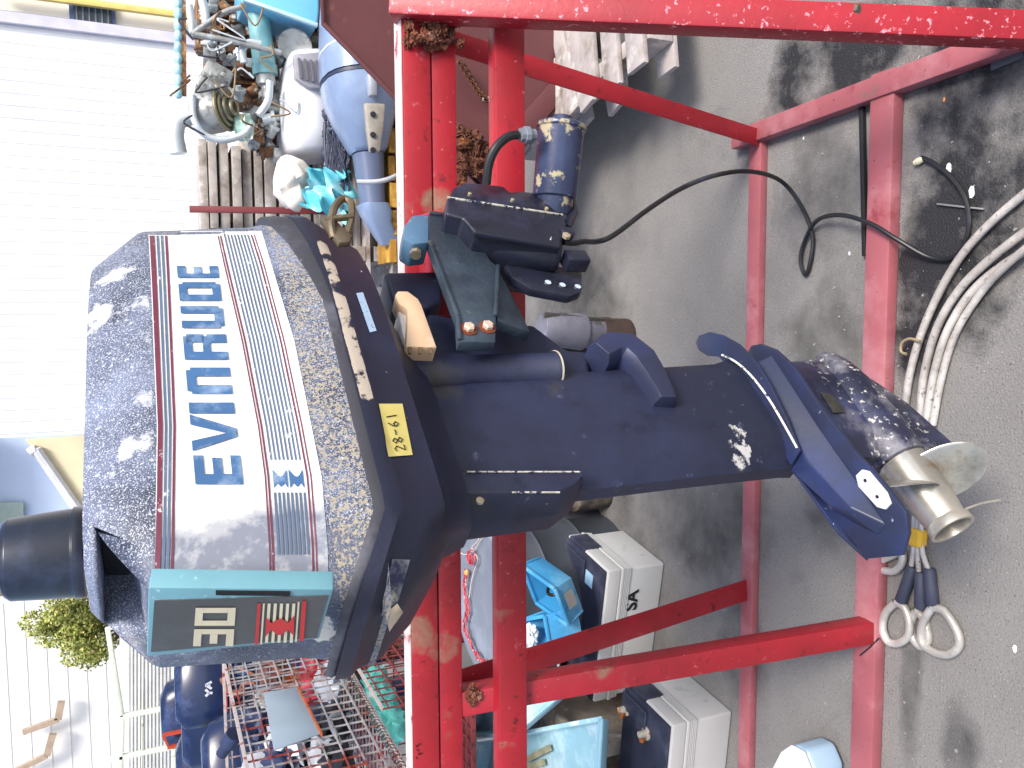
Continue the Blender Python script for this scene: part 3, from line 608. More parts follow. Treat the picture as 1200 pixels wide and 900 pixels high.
# cable from the tilt unit to the ground, with its bare end
pts = [bx(660, 284, .13), bx(672, 285, .125), bx(684, 283, .12), at(700, 283, Y=1.42), at(720, 275, Y=1.42), at(760, 245, Y=1.45), at(800, 220, Y=1.5), at(840, 205, Y=1.52), at(880, 201, Y=1.55), at(915, 212, Z=.10), at(938, 240, Z=.04), at(952, 275, Z=.012), at(950, 305, Z=.01), at(944, 322, Z=.009), at(938, 305, Z=.01), at(944, 280, Z=.012), at(958, 258, Z=.03), at(985, 252, Z=.05), at(1020, 262, Z=.055), at(1050, 280, Z=.045), at(1090, 302, Z=.012), at(1120, 300, Z=.009), at(1135, 270, Z=.009), at(1132, 235, Z=.009), at(1115, 208, Z=.009), at(1095, 192, Z=.009), at(1080, 185, Z=.009)]
cb = MB().tube(pts, .0055, 10, smooth=5).build('black_cable', RUB, None)
tag(cb, 'long black cable looping from the tilt unit down across the asphalt', 'cable')
MB().lathe(at(1082, 186, Z=.009), at(1062, 196, Z=.012) - at(1082, 186, Z=.009), ((0, .006), (.008, .008), (.016, .008), (.017, .006), (.022, .006)), 10).build('connector', mat('connector_cream', 'd8cfb0', .5), cb)
# ------------------------------------------------------------------ things on the ground round the rack
def quad(m, pts, t, toward=None):
    """a flat plate through four points, thickness t"""
    p = [V(q) for q in pts]; n = (p[1] - p[0]).cross(p[2] - p[0]).normalized(); return m.prism(p, n * t)
def obox(o, ex, ey, h, x0, x1, y0, y1, z0, z1):
    """oriented box: o origin, ex/ey unit axes, in local metres"""
    P = [o + ex * x + ey * y + V((0, 0, z)) for z in (z0, z1) for x, y in ((x0, y0), (x1, y0), (x1, y1), (x0, y1))]
    return h.add(P, [(3, 2, 1, 0), (4, 5, 6, 7), (0, 1, 5, 4), (1, 2, 6, 5), (2, 3, 7, 6), (3, 0, 4, 7)])
BCASE = mat('battery_case', 'c4c3c0', .38, 0, .04, 5, over=(('a09c92', 9, .62, .74, .6),), bump=.03)
BLID = mat('battery_lid', '2a2d3e', .5, 0, .18, 7, over=(('54586a', 4, .48, .7, .6), ('9a958c', 50, .70, .74, .8)), bump=.1)
LEAD = mat('lead_terminal', 'b9b2a6', .6, .3, .2, 40, over=(('b0602a', 25, .52, .62, .9),))
def battery(o, ex, Lg, D, H, label, caps, posts, handle=True, word=None, sticker=None):
    """o: front right bottom corner; ex: unit vector to the left along the front; depth goes back"""
    ey = V((0, 0, 1)).cross(ex); ey = -ey if ey.y < 0 else ey
    t = thing('truck_battery', label, 'battery', tuple(o), 'large white cased batteries on the asphalt')
    hl = H * .80
    m = MB(); obox(o, ex, ey, m, .012, Lg - .012, .012, D - .012, 0, hl * .78); m.build('case', BCASE, t, .008, 3)
    m = MB()
    for k in range(4): obox(o, ex, ey, m, .008 - .001 * k, Lg - .008, .008 - .001 * k, D - .008, hl * (.70 + k * .035), hl * (.727 + k * .035))
    obox(o, ex, ey, m, .004, Lg - .004, .004, D - .004, hl * .84, hl * .90); m.build('case_rib', BCASE, t, .002)
    m = MB(); obox(o, ex, ey, m, .006, Lg - .006, .006, D - .006, hl * .902, H * .94); m.build('lid_skirt', BCASE, t, .006, 3)
    m = MB(); obox(o, ex, ey, m, .012, Lg - .012, .012, D - .012, H * .941, H * .985); lid = m.build('lid', BLID, t, .004)
    m = MB(); obox(o, ex, ey, m, .0, .014, D * .55, D * .92, hl * .84, H * .96); m.build('handle_lug', BLID, t, .004)
    m = MB(); obox(o, ex, ey, m, .03, .09, D * .45, D * .95, H * .986, H * 1.02); m.build('lid_step', BLID, t, .008, 3)
    for (x, y) in caps:
        c = o + ex * x + ey * y + V((0, 0, H * .985)); MB().lathe(c, (0, 0, 1), ((0, .019), (.004, .019), (.004, .014), (.001, .014), (.001, .0)), 16).build('vent_cap', BLID, t)
        MB().box(c + V((0, 0, .004)), (.02, .004, .005), random.random()).build('cap_slot', BLID, C.objects[-1])
    for (x, y) in posts:
        c = o + ex * x + ey * y + V((0, 0, H * .985)); MB().lathe(c, (0, 0, 1), ((0, .022), (.003, .022), (.004, .012), (.028, .010), (.029, .0)), 14).build('terminal', LEAD, t)
        MB().lathe(c + V((0, 0, .01)), tuple(ex + ey * .2), ((0, .010), (.03, .010), (.032, .006)), 6).build('clamp_nut', mat('rusty_nut', '9a5a2c', .8, .2, .4, 50), C.objects[-1])
    if sticker:
        x, y = sticker; m = MB(); obox(o, ex, ey, m, x, x + .05, y, y + .05, H * .985, H * .985 + .001); m.build('label_sticker', mat('blue_sticker', 'a8d0ea', .4, 0, .1, 30), t)
    if word:
        cu = bpy.data.curves.new('lettering', 'FONT'); cu.body = word; cu.size = .068; cu.extrude = .0008; cu.offset = .0016
        tmp = bpy.data.objects.new('lettering', cu); C.objects.link(tmp); dg = bpy.context.evaluated_depsgraph_get(); me = bpy.data.meshes.new_from_object(tmp.evaluated_get(dg)); bpy.data.objects.remove(tmp)
        lo = bpy.data.objects.new('lettering', me); C.objects.link(lo); lo.parent = t; me.materials.clear(); me.materials.append(INK)
        ex_ = -ex; ez_ = V((0, 0, 1)); ny = ex_.cross(ez_); p0 = ex * .175 - ey * -.010 + V((0, 0, H * .40))
        lo.matrix_local = Matrix(((ex_.x, ez_.x, ny.x, p0.x), (ex_.y, ez_.y, ny.y, p0.y), (0, 1, 0, p0.z), (0, 0, 0, 1)))
    return t
o1 = at(782, 658, Z=0); e1 = (at(693, 863, Z=.27) - at(715, 668, Z=.27)).normalized()
battery(o1, e1, .52, .30, .245, 'white cased battery with blue sticker and letters SA lying beneath the small blue bins', [(.2, .2), (.34, .22)], [(.44, .07)], word='SA', sticker=(.06, .08))
o2 = at(862, 832, Z=0); e2 = V((-.985, .12, 0)).normalized()
battery(o2, e2, .50, .27, .24, 'white cased battery with two rusty terminals at the lower left, nearest the camera', [(.14, .17), (.20, .06)], [(.09, .24), (.10, .12)])
# small blue bins
SKY = mat('blue_bin_plastic', '3f93c4', .35, 0, .1, 8, over=(('8cc4e0', 4, .5, .75, .4), ('c8d8dc', 50, .68, .72, .6)), bump=.04)
def bin_(rim, axis, depth, taper, label, card=False, t=.004):
    A, D_, C_, F = [V(p) for p in rim]; c = (A + D_ + C_ + F) / 4; ax = V(axis).normalized() * depth
    B = [c + (p - c) * taper + ax for p in (A, D_, C_, F)]; T = [A, D_, C_, F]
    r = thing('blue_bin', label, 'bin', tuple(sum(B, V((0, 0, 0))) / 4), 'small blue plastic storage bins')
    m = MB(); inn = [c + (p - c) * .94 for p in T]; bi = [c + (p - c) * .92 * taper + ax * .96 for p in T]
    m.loft([B, T, inn, bi]); m.build('shell', SKY, r, .002)
    for k in range(4): m = MB(); m.bar(T[k], T[(k + 1) % 4], .012, .010); m.build('rim', SKY, r, .002)
    for k in (0, 2): m = MB(); m.bar(B[k].lerp(T[k], .05), B[k].lerp(T[k], .98), .008, .008); m.build('corner_rib', SKY, r, .002)
    m = MB(); m.bar(B[2].lerp(B[3], .35).lerp(T[2].lerp(T[3], .35), .15), T[2].lerp(T[3], .35).lerp(B[2].lerp(B[3], .35), .1), .008, .004); m.build('wall_rib', SKY, r, .001)
    if card:
        q = lambda u, v: B[3].lerp(B[2], u).lerp(T[3].lerp(T[2], u), v); n = (q(1, 0) - q(0, 0)).cross(q(0, 1) - q(0, 0)).normalized(); n = n if n.dot(EYE - c) > 0 else -n
        MB().prism([q(.25, .2) + n * .002, q(.7, .2) + n * .002, q(.7, .7) + n * .002, q(.25, .7) + n * .002], n * .001).build('paper_card', mat('card_grey', 'b0aca6', .8), r)
    return r, c, ax
b1, bc, ax1 = bin_([at(611, 662, Y=2.36), at(628, 706, Y=2.36), at(666, 733, Y=2.22), at(650, 690, Y=2.22)], at(677, 672, Y=2.28) - at(650, 690, Y=2.22), .10, .9, 'small blue bin tipped over on the battery, holding a black bearing', card=True)
tag(MB().ring(bc + ax1 * .5, (1, -.3, .8), .022, .006, 18, 8).build('bearing', mat('oily_ring', '3a3020', .3, .5, .3, 40), smooth=60), 'oily dark bearing lying in the tipped blue bin', 'bearing')
b2, bc2, ax2 = bin_([at(608, 728, Y=2.40), at(611, 752, Y=2.36), at(648, 778, Y=2.25), at(638, 722, Y=2.28)], V((.25, -.1, -.8)), .12, .9, 'small blue bin with crumpled plastic, under the tipped bin', t=.003)
tag(MB().blob(bc2 + V((0, 0, .012)), (.035, .03, .02), rough=.9, seed=4).build('plastic_scrap', mat('crumpled_white', 'dfe4e8', .3), smooth=60), 'crumpled clear plastic scrap in the lower blue bin', 'plastic scrap')
pc = at(626, 772, Y=2.62); pa = V((.2, -.5, .8))
g = thing('round_disc', 'shiny round steel disc with a rubber edge leaning left of the lower blue bin', 'disc', tuple(pc))
MB().lathe(pc, pa, ((-.01, .105), (0, .11), (.006, .108), (.008, .098)), 32).build('disc', mat('dark_glass', '33363c', .15, .5, .3, 12, over=(('b9c2cc', 6, .55, .7, .2),)), g, smooth=40)
MB().ring(pc + pa.normalized() * .006, pa, .108, .006, 36, 8).build('edge_ring', mat('rim_pale', 'a9aeb0', .4, .3), g, smooth=60)
MB().ring(pc + pa.normalized() * .008, pa, .026, .006, 20, 8).build('centre_ring', mat('oily_ring', '3a3020', .3, .5, .3, 40), g, smooth=60)
# light blue trays lower left
TR = mat('tray_plastic', '8fbccd', .22, 0, .12, 5, over=(('d8eef4', 3, .5, .7, .2), ('5b7f8e', 12, .6, .75, .4)), bump=.04)
def tray(cs, h, label, name='parts_tray', extra=None):
    T = [V(p) for p in cs]; c = sum(T, V((0, 0, 0))) / 4; r = thing(name, label, 'tray', tuple(c - V((0, 0, h))), 'light blue trays in the lower left')
    B = [c + (p - c) * .93 - V((0, 0, h)) for p in T]; inn = [c + (p - c) * .96 for p in T]; bi = [c + (p - c) * .89 - V((0, 0, h * .93)) for p in T]
    MB().loft([B, T, inn, bi]).build('shell', TR, r, .002)
    for k in range(4): MB().bar(T[k], T[(k + 1) % 4], .014, .008).build('rim', TR, r, .002)
    return r
tray([at(538, 862, Z=.52), at(600, 862, Z=.5), at(672, 800, Z=.50), at(570, 800, Z=.52)], .06, 'shallow light blue tray touching the back of the leg of the rack')
tray([at(545, 960, Z=.4), at(700, 930, Z=.4), at(705, 842, Z=.4), at(560, 868, Z=.4)], .05, 'larger light blue tray with wood offcuts at the lower left')
for i, (x0, y0, x1, y1) in enumerate(((618, 890, 645, 876), (612, 901, 638, 893))):
    a, b = at(x0, y0, Z=.37), at(x1, y1, Z=.37); tag(MB().bar(a, b, .022, .008).build('wood_offcut', mat('offcut_wood', '8c8a70', .8, 0, .3, 20), bevel=.002), ('long dark wood offcut lying in the large tray, nearer the battery', 'second wood offcut in the large tray, at the photograph edge')[i], 'offcut', 'wood offcuts in the tray')
tb_ = thing('wooden_crate', 'plain low crate holding up the light blue trays', 'crate', (-1.75, 2.55, 0))
WOODG = mat('grey_wood', '9a8f84', .85, 0, .25, 9, over=(('6b5c4c', 4, .5, .72, .9), ('cfc8c0', 14, .6, .72, .8), ('4a3c30', 60, .68, .74, .9)), bump=.4, bs=60)
for k in range(5): MB().box((-1.75, 2.30 + k * .12, .33), (.7, .10, .018)).build('slat', WOODG, tb_, .002)
for x in (-2.05, -1.75, -1.45): MB().box((x, 2.55, .16), (.05, .6, .318)).build('bearer', WOODG, tb_, .003)
# drum with red cord
dc = at(560, 715, Z=.56); dc = V((-1.05, 2.72, 0))
dr = thing('steel_drum', 'grey steel drum with a flat lid seen between the rack bars', 'drum', tuple(dc))
GREYP = mat('grey_drum', '737c8a', .45, 0, .1, 4, over=(('94a0b0', 2, .5, .7, .45), ('5a4a40', 30, .7, .75, .8)), bump=.05)
MB().lathe(dc, (0, 0, 1), ((0, .27), (.16, .27), (.17, .278), (.18, .27), (.34, .27), (.35, .278), (.36, .27), (.50, .27)), 40).build('body', mat('drum_side', '3c4048', .5, 0, .2, 8), dr, smooth=40)
MB().lathe(dc + V((0, 0, .50)), (0, 0, 1), ((0, .284), (.012, .288), (.018, .284), (.018, .27), (.012, .262), (.012, 0)), 48).build('lid', GREYP, dr, smooth=40)
LZ = .52
def cordpts(lst, z=LZ): return [at(x, y, Z=z) for x, y in lst]
RC = mat('red_cord', 'b8404c', .7, 0, .25, 80, over=(('e8c0c0', 90, .6, .66, .8, 2),)); PC = mat('pale_cord', 'd8c8bc', .7, 0, .15, 60)
m = MB(); random.seed(5)
for k in range(6):
    c = at(551 + random.uniform(-2, 2), 655 + random.uniform(-3, 3), Z=LZ + .012 + k * .003); m.ring(c, (random.uniform(-.3, .3), random.uniform(-.3, .3), 1), .012 + k * .003, .0022, 18, 6)
base_ = cordpts([(547, 668), (546, 690), (549, 715), (546, 735), (553, 755), (562, 770), (571, 777)], LZ + .01)
for k in range(3):
    q = [p + V((random.uniform(-.012, .012), random.uniform(-.012, .012), .004 * k)) for p in spline(base_, 5)]; m.tube(q, .0028, 6)
tag(m.build('tangled_cord', RC, smooth=60), 'tangled red cord lying on the grey drum lid', 'cord')
tag(MB().tube(cordpts([(540, 648), (546, 650), (555, 645), (566, 628), (567, 618), (560, 612), (555, 622), (561, 632), (553, 642), (560, 655), (556, 668), (552, 684), (550, 700)], LZ + .006), .0018, 6, smooth=5).build('pale_cord', PC, smooth=60), 'thin pale cord looping across the grey drum lid beside the red one', 'cord')
tag(MB().blob(at(547, 671, Z=LZ + .012), (.012, .010, .01), rough=.2).build('orange_bead', mat('orange_plastic', 'e0a060', .5), smooth=60), 'small orange float tied into the cord on the drum lid', 'float')
# dark hoses and pipes standing beyond the leg
HOSE = mat('hose_dark', '34353c', .5, 0, .25, 8, over=(('55565e', 4, .5, .7, .5), ('5a5040', 30, .66, .74, .8)), bump=.1)
for i, (px, py, r, h) in enumerate(((612, 617, .034, .33), (628, 624, .036, .28), (641, 636, .036, .24), (622, 641, .034, .29))):
    p = at(px, py, Z=h); t = MB().lathe((p.x, p.y, 0), (0, 0, 1), ((0, r), (h, r), (h, r * .8), (h - .1, r * .8), (h - .1, 0)), 20).build('rubber_pipe', HOSE, None, smooth=40)
    tag(t, ('leftmost tall dark pipe standing just behind the lower beam', 'dark pipe with an open top, nearest the exhaust cover', 'short dark pipe closest to the white battery', 'dark pipe between the beam and the blue bin')[i], 'pipe', 'dark pipes standing behind the motor leg')
DK = mat('oily_block', '33312f', .6, 0, .35, 10, over=(('6b6258', 6, .5, .68, .7), ('7a4428', 12, .6, .7, .8)), bump=.5, bs=50)
p0, p1 = at(672, 600, Z=.06), at(700, 585, Z=.06)
t = thing('gearcase_block', 'dark oily engine casting on the ground behind the motor leg', 'engine part', (p0.x, p0.y, 0))
MB().box((p0.x, p0.y + .05, .10), (.22, .16, .20), .2).build('casting', DK, t, .02, 3)
MB().lathe((p1.x + .02, p1.y + .05, .0), (0, 0, 1), ((0, .07), (.14, .07), (.16, .05), (.22, .05)), 20).build('cylinder', DK, t, smooth=40)
# grey casting standing beyond the swivel bracket
a0, a1 = at(634, 384, Y=2.55), at(727, 394, Y=2.55)
t = thing('cylinder_casting', 'grey oily cylinder casting standing behind the tube on a rusty base', 'engine part', (a1.x, a1.y, 0))
dd_ = a1 - a0; RUSTE = mat('rust_end', '3a2c26', .8, .1, .4, 14)
MB().lathe(a0, dd_, ((0, .050), (.06, .062), (dd_.length * .5, .066), (dd_.length * .52, .055), (dd_.length * .72, .058)), 24).build('barrel', mat('cast_grey', '6c6c78', .45, .1, .3, 9, over=(('a4a6b2', 5, .5, .7, .5), ('3a342c', 14, .55, .7, .7)), bump=.3, bs=60), t, .002, smooth=40)
MB().lathe(a0 + dd_ * .72, dd_, ((0, .058), (dd_.length * .3, .066), (dd_.length * .36, .066)), 20).build('rusty_base', RUSTE, t, .002, smooth=40)
MB().bar(a0 + V((.045, -.03, .0)), a1 + V((.05, -.03, .05)), .014, .02).build('flange', DK, t, .002)
MB().box((a1.x - .03, a1.y + .16, .12), (.16, .2, .24), .3).build('rear_casting', DK, t, .02)
# pallets beneath the hopper
PALW = mat('pallet_wood', 'b0a8a4', .85, 0, .15, 9, over=(('7a6c60', 5, .52, .7, .9), ('d8d2cc', 12, .55, .7, .8), ('5c4634', 60, .67, .73, .9)), bump=.4, bs=50)
def pallet(o, ex, ey, n, sw, gap, Ls, label, levels=1):
    t = thing('wooden_pallet', label, 'pallet', tuple(o), 'weathered pallets on the asphalt below the hopper')
    ex, ey = ex.normalized(), ey.normalized()
    for k in range(n):
        l = Ls * random.uniform(.96, 1.02); c = o + ey * (k * (sw + gap) + sw / 2) + ex * (l / 2 + random.uniform(-.02, .02)) + V((0, 0, .125)); MB().box(c, (l, sw, .018), math.atan2(ex.y, ex.x)).build('slat', PALW, t, .003)
        if k % 2 == 0 and k < n: MB().box(c - V((0, 0, .107)), (l, sw, .018), math.atan2(ex.y, ex.x)).build('slat', PALW, t, .003)
    for d in (.06, Ls / 2, Ls - .08):
        w_ = n * (sw + gap); MB().box(o + ex * d + ey * w_ / 2 + V((0, 0, .0715)), (.05, w_, .086), math.atan2(ex.y, ex.x)).build('bearer', PALW, t, .004)
    return t
PZZ = .134
q0, q1, q2 = at(735, 118, Z=PZZ), at(668, 165, Z=PZZ), at(700, 60, Z=PZZ)
pallet(q0, q2 - q0 + V((0.35, .0, 0)), q1 - q0, 6, .085, .012, 1.0, 'grey weathered pallet with its board ends under the brown hopper')
q0, q1 = at(800, 88, Z=PZZ), at(742, 108, Z=PZZ)
pallet(q0, V((1, .15, 0)), q1 - q0, 4, .09, .05, .9, 'second pallet nearer the camera, just behind the diagonal brace')
# ropes, slings
ROPE = mat('wire_rope', 'a8a29c', .55, .1, .2, 30, over=(('d8d4ce', 8, .5, .7, .5), ('6c6258', 70, .58, .68, .8)), bump=.35, bs=300)
def coil(pts, r, label, name='wire_rope', m=ROPE, k=6):
    return tag(MB().tube([at(x, y, Z=z) for x, y, z in pts], r, 10, smooth=k).build(name, m, smooth=60), label, 'rope', 'grey ropes in the lower right corner')
coil([(1060, 486, .012), (1066, 440, .014), (1082, 385, .016), (1112, 322, .016), (1150, 272, .016), (1215, 215, .016), (1300, 150, .016)], .0088, 'outermost grey rope of the bundle, curving closest to the red rail')
coil([(1078, 494, .012), (1083, 440, .014), (1098, 385, .02), (1124, 340, .024), (1160, 304, .026), (1215, 262, .02), (1300, 205, .02)], .0092, 'second grey rope of the bundle, counted from the red rail')
coil([(1085, 498, .012), (1094, 440, .022), (1109, 390, .026), (1136, 345, .022), (1170, 314, .016), (1218, 284, .016), (1300, 230, .016)], .0085, 'third grey rope of the bundle, counted from the red rail')
coil([(1093, 498, .012), (1104, 440, .014), (1120, 390, .014), (1148, 345, .014), (1180, 310, .028), (1230, 270, .03), (1300, 220, .03)], .0082, 'innermost grey rope of the bundle, farthest from the red rail')
tag(MB().tube([at(x, y, Z=.03) for x, y in ((1078, 400), (1066, 397), (1057, 402), (1056, 412), (1062, 415))], .0035, 8, smooth=5).build('steel_hook', mat('hook_tan', 'a09070', .5, .3), smooth=60), 'small tan steel hook sticking out beside the grey ropes', 'hook')
STL = mat('thimble_steel', 'b5b0a8', .38, .35, .15, 20, over=(('e4e0da', 6, .5, .7, .35), ('7c7468', 40, .62, .7, .6)), bump=.2)
SLV = mat('sleeve_dark', '383b4c', .6, 0, .2, 12, bump=.15)
sl_ = thing('wire_sling', 'wire rope sling with steel thimbles, dark sleeves and a yellow tape band', 'sling', tuple(at(1075, 690, Z=0)))
def thimble(pts, z, r, dz=0):
    P = [at(x, y, Z=z) for x, y in pts]; P = spline(P + [P[0]], 5)
    return MB().tube(P, r, 10, cap=False)
def thim(ex_, z): return thimble(ex_, z, .0095).build('thimble', STL, sl_, smooth=60)
thim([(1050, 706), (1038, 718), (1034, 735), (1040, 751), (1052, 754), (1064, 746), (1066, 730), (1060, 712)], .016)
thim([(1092, 712), (1082, 730), (1080, 752), (1094, 764), (1112, 767), (1124, 756), (1121, 738), (1106, 716)], .016)
thim([(1074, 715), (1068, 730), (1070, 748), (1080, 758), (1088, 750), (1084, 728)], .008)
thim([(1022, 661), (1034, 668), (1048, 669), (1057, 660), (1057, 645), (1048, 650)], .016)
for (x0, y0, x1, y1) in ((1070, 664, 1056, 704), (1089, 666, 1093, 708), (1079, 670, 1079, 712)):
    a, b = at(x0, y0, Z=.016), at(x1, y1, Z=.016); d = b - a
    MB().lathe(a, d, ((0, .011), (.004, .0135), (d.length * .5, .014), (d.length, .0145), (d.length + .003, .011)), 14).build('sleeve', SLV, sl_, smooth=50)
for (x0, y0, x1, y1) in ((1071, 640, 1067, 668), (1075, 640, 1077, 672), (1080, 640, 1088, 668)):
    MB().tube([at(x0, y0 - 60, Z=.016), at(x0, y0, Z=.018), at(x1, y1, Z=.016)], .006, 8, smooth=4).build('strand', ROPE, sl_, smooth=60)
MB().box(at(1075.5, 630, Z=.016), (.042, .034, .03)).build('yellow_tape', mat('yellow_tape', 'e0b030', .5, 0, .06, 40), sl_, .008, 3)
MB().tube([at(1008, 768, Z=.036), at(1020, 758, Z=.038), at(1030, 748, Z=.03)], .002, 6).build('tie_wire', INK, sl_)
# rounded white case at the photograph's lower edge
c = at(935, 905, Z=.10)
t = thing('cooler_box', 'rounded white box with a pale blue side at the lower photograph edge', 'box', (c.x, c.y, 0))
pr_ = [at(x, y, Z=.11) for x, y in ((905, 905), (918, 880), (930, 872), (945, 880), (955, 905), (955, 960), (905, 960))]
MB().prism(pr_, V((0, 0, -.10))).build('body', mat('pale_blue_plastic', '9fb9d0', .4, 0, .05, 8), t, .012, 4)
MB().prism([p + V((0, 0, .002)) for p in pr_], V((0, 0, .008))).build('lid', mat('white_lid', 'dcdad6', .4), t, .004, 3)
m = MB(); m.bar(at(1010, 120, Z=.012), at(1014, 300, Z=.012), .012, .012); tag(m.build('black_strip', mat('strip_black', '16161a', .7), bevel=.002), 'thin black strip lying along the far side of the front rail', 'strip')  # thin dark bar along the far side of the front rail
m = MB(); m.bar(at(1162, 78, Z=.008), at(1200, 62, Z=.008), .018, .008); tag(m.build('grey_batten', mat('batten_grey', '55565c', .6), bevel=.002), 'flat grey strip lying beside the near end of the side rail', 'strip')
# ------------------------------------------------------------------ buildings behind
WALLM = mat('white_cladding', 'e9eaec', .6, 0, .02, 1.5, over=(('d8dade', .8, .5, .75, .6),), bump=.03)
def XY(px, py, Y_): p = at(px, py, Y=Y_); return p.x, p.z
xr = at(100, 34, Y=9).x; xl = at(60, 512, Y=9).x
wl = thing('clad_building', 'large white building with vertical ribbed metal cladding behind the scrap piles', 'building', (xr, 9, 0))
MB().box(((xr + xl) / 2, 10.55, 1.9), (xr - xl - .02, 3, 3.8)).build('wall', WALLM, wl)
pitch = .115; n_ = int((xr - xl) / pitch)
for k in range(n_):
    x = xr - pitch * (k + .5); o = MB().prism([V((x - .03, 9.05, 0)), V((x - .016, 9.043, 0)), V((x + .016, 9.043, 0)), V((x + .03, 9.05, 0))], V((0, 0, 3.8))).build('cladding_rib', WALLM, wl, smooth=0)
MB().box((xr + .02, 9.03, 1.9), (.10, .10, 3.8)).build('corner_trim', mat('trim_lilac', 'c8c6d6', .5), wl)
MB().box(((xr + xl) / 2, 8.99, .15), (xr - xl, .04, .3)).build('plinth', mat('plinth_grey', '8c8c8c', .8), wl)
x0 = at(100, 50, Y=14).x; b2_ = thing('far_house', 'cream house with a dark louvred window beyond the right corner of the clad building', 'house', (8, 15, 0))
CRM = mat('cream_render', 'ddd8cc', .7, 0, .04, 2); MB().box((9.5, 17, 5), (9.5, 4, 10)).build('wall', CRM, b2_)
wa, wb = at(87, 30, Y=14.98), at(130, 8, Y=14.98)
wf = MB().box(((wa.x + wb.x) / 2, 14.98, (wa.z + wb.z) / 2), (abs(wb.x - wa.x) + .12, .08, abs(wa.z - wb.z) + .12)).build('window', mat('frame_blue', '4a5a80', .5), b2_)
MB().box(((wa.x + wb.x) / 2, 14.93, (wa.z + wb.z) / 2), (abs(wb.x - wa.x), .02, abs(wa.z - wb.z))).build('pane', mat('dark_pane', '3a4654', .15, 0, .3, 3), wf)
for k in range(6): MB().box(((wa.x + wb.x) / 2, 14.91, wb.z + (wa.z - wb.z) * (k + .5) / 6), (abs(wb.x - wa.x), .03, .02)).build('louvre', mat('louvre_grey', '6c7684', .5), wf)
c0, c1 = at(75, 0, Y=14.8), at(205, 17, Y=14.8); MB().bar(c0 + (c0 - c1) * .6, c1 + (c1 - c0) * 1.5, .10, .10).build('downpipe', mat('pipe_yellow', 'd8c070', .5), b2_, .02)
# blue and yellow house on the left
bh = thing('blue_house', 'pale blue and yellow house with a white gutter pipe, beyond the cowling', 'house', (-3.5, 13, 0))
PB = mat('pale_blue_wall', 'c8d8f2', .6, 0, .05, 2); PY = mat('pale_yellow_wall', 'f0e2bc', .7, 0, .05, 2)
xb0, xb1 = at(60, 505, Y=13).x, at(60, 625, Y=13).x
MB().box(((xb0 + xb1) / 2, 14.5, 2), (xb0 - xb1, 3, 4.0)).build('wall', PB, bh)
MB().prism([at(30, 515, Y=12.95), at(100, 510, Y=12.95), at(150, 510, Y=12.95), at(150, 630, Y=12.95), at(95, 600, Y=12.95)], V((0, .04, 0))).build('yellow_gable', PY, bh)
MB().tube([at(35, 531, Y=12.9), at(42, 527, Y=12.9), at(48, 535, Y=12.9), at(95, 602, Y=12.9), at(120, 635, Y=12.9)], .07, 10, smooth=4).build('gutter_pipe', mat('pipe_white', 'e4e4e6', .4), bh)
MB().box(((xb0 + xb1) / 2, 14.3, 4.2), (xb0 - xb1 + .4, 4, .35)).build('roof', mat('roof_brown', '6a6460', .7, 0, .2, 5), bh)
wd = MB().prism([at(0, 588, Y=12.95), at(28, 588, Y=12.95), at(28, 612, Y=12.95), at(0, 612, Y=12.95)], V((0, -.05, 0))).build('window', mat('pane_green', 'a8b8b0', .3), bh)
yh = thing('yellow_house', 'low pale orange house standing behind the black drum', 'house', (-4, 17, 0))
ya, yb = at(40, 615, Y=17).x, at(40, 694, Y=17).x; MB().box(((ya + yb) / 2, 18, 2.2), (ya - yb, 2, 4.4)).build('wall', mat('orange_wall', 'e6cfae', .7, 0, .05, 2), yh)
MB().box(((ya + yb) / 2, 17.9, 4.5), (ya - yb + .4, 2.6, .22)).build('roof', mat('roof_brown', '6a6460', .7), yh)
# white warehouse on the left
gz = 22; ga, gb = at(60, 700, Y=gz).x, at(60, 1050, Y=gz).x
wh = thing('white_warehouse', 'white sided warehouse with brown brackets at the far left of the yard', 'building', ((ga + gb) / 2, gz, 0))
MB().box(((ga + gb) / 2, gz + 4, 6), (ga - gb, 8, 12)).build('wall', mat('siding_white', 'e6e6e6', .6, 0, .02, 2), wh)  # siding is real low down; the upper wall stands in for overexposed sky
for k in range(28): MB().box(((ga + gb) / 2, gz - .004, .4 + k * .42), (ga - gb, .016, .02)).build('siding_seam', mat('seam_grey', 'dededc', .6), wh)
BRN = mat('bracket_brown', 'a89684', .7)
for A, B_, C_ in (((27, 858), (68, 843), (72, 822)), ((15, 905), (55, 885), (62, 860))):
    p = [at(x, y, Y=gz - .3) for x, y in (A, B_, C_)]; MB().bar(p[0], p[1], .12, .12).build('bracket', BRN, wh); MB().bar(p[1], p[2], .12, .16).build('bracket', BRN, wh)
# fence frame
GRN = mat('pale_green_paint', 'd0d8c8', .5, 0, .1, 9, over=(('a07c58', 20, .62, .7, .8),))
ff = thing('pipe_frame', 'pale green pipe frame standing in front of the white warehouse', 'frame', tuple(at(205, 845, Y=9) * V((1, 1, 0)) if False else V((-4.2, 9, 0))))
def fb(a, b, w=.05, n='rail', Y_=9): MB().bar(at(*a, Y=Y_), at(*b, Y=Y_), w, w).build(n, GRN, ff, .01)
fb((126, 735), (143, 840)); fb((143, 840), (140, 960)); fb((205, 770), (203, 960)); fb((168, 740), (166, 960), .02)
for y in (735, 842, 890):
    a = at(128, y, Y=9); MB().bar((a.x, 9, 0), (a.x, 9, a.z), .05, .05).build('post', GRN, ff, .01)
pnl = MB().prism([at(140, 745, Y=9.4), at(205, 745, Y=9.4), at(205, 960, Y=9.4), at(140, 960, Y=9.4)], V((0, .03, 0))); 
for k in range(13):
    a, b = at(150 + k * 4.3, 745, Y=9.38), at(150 + k * 4.3, 960, Y=9.38); MB().bar(a, b, .012, .02).build('panel_slat', mat('slat_pale', 'dadada', .6), ff)
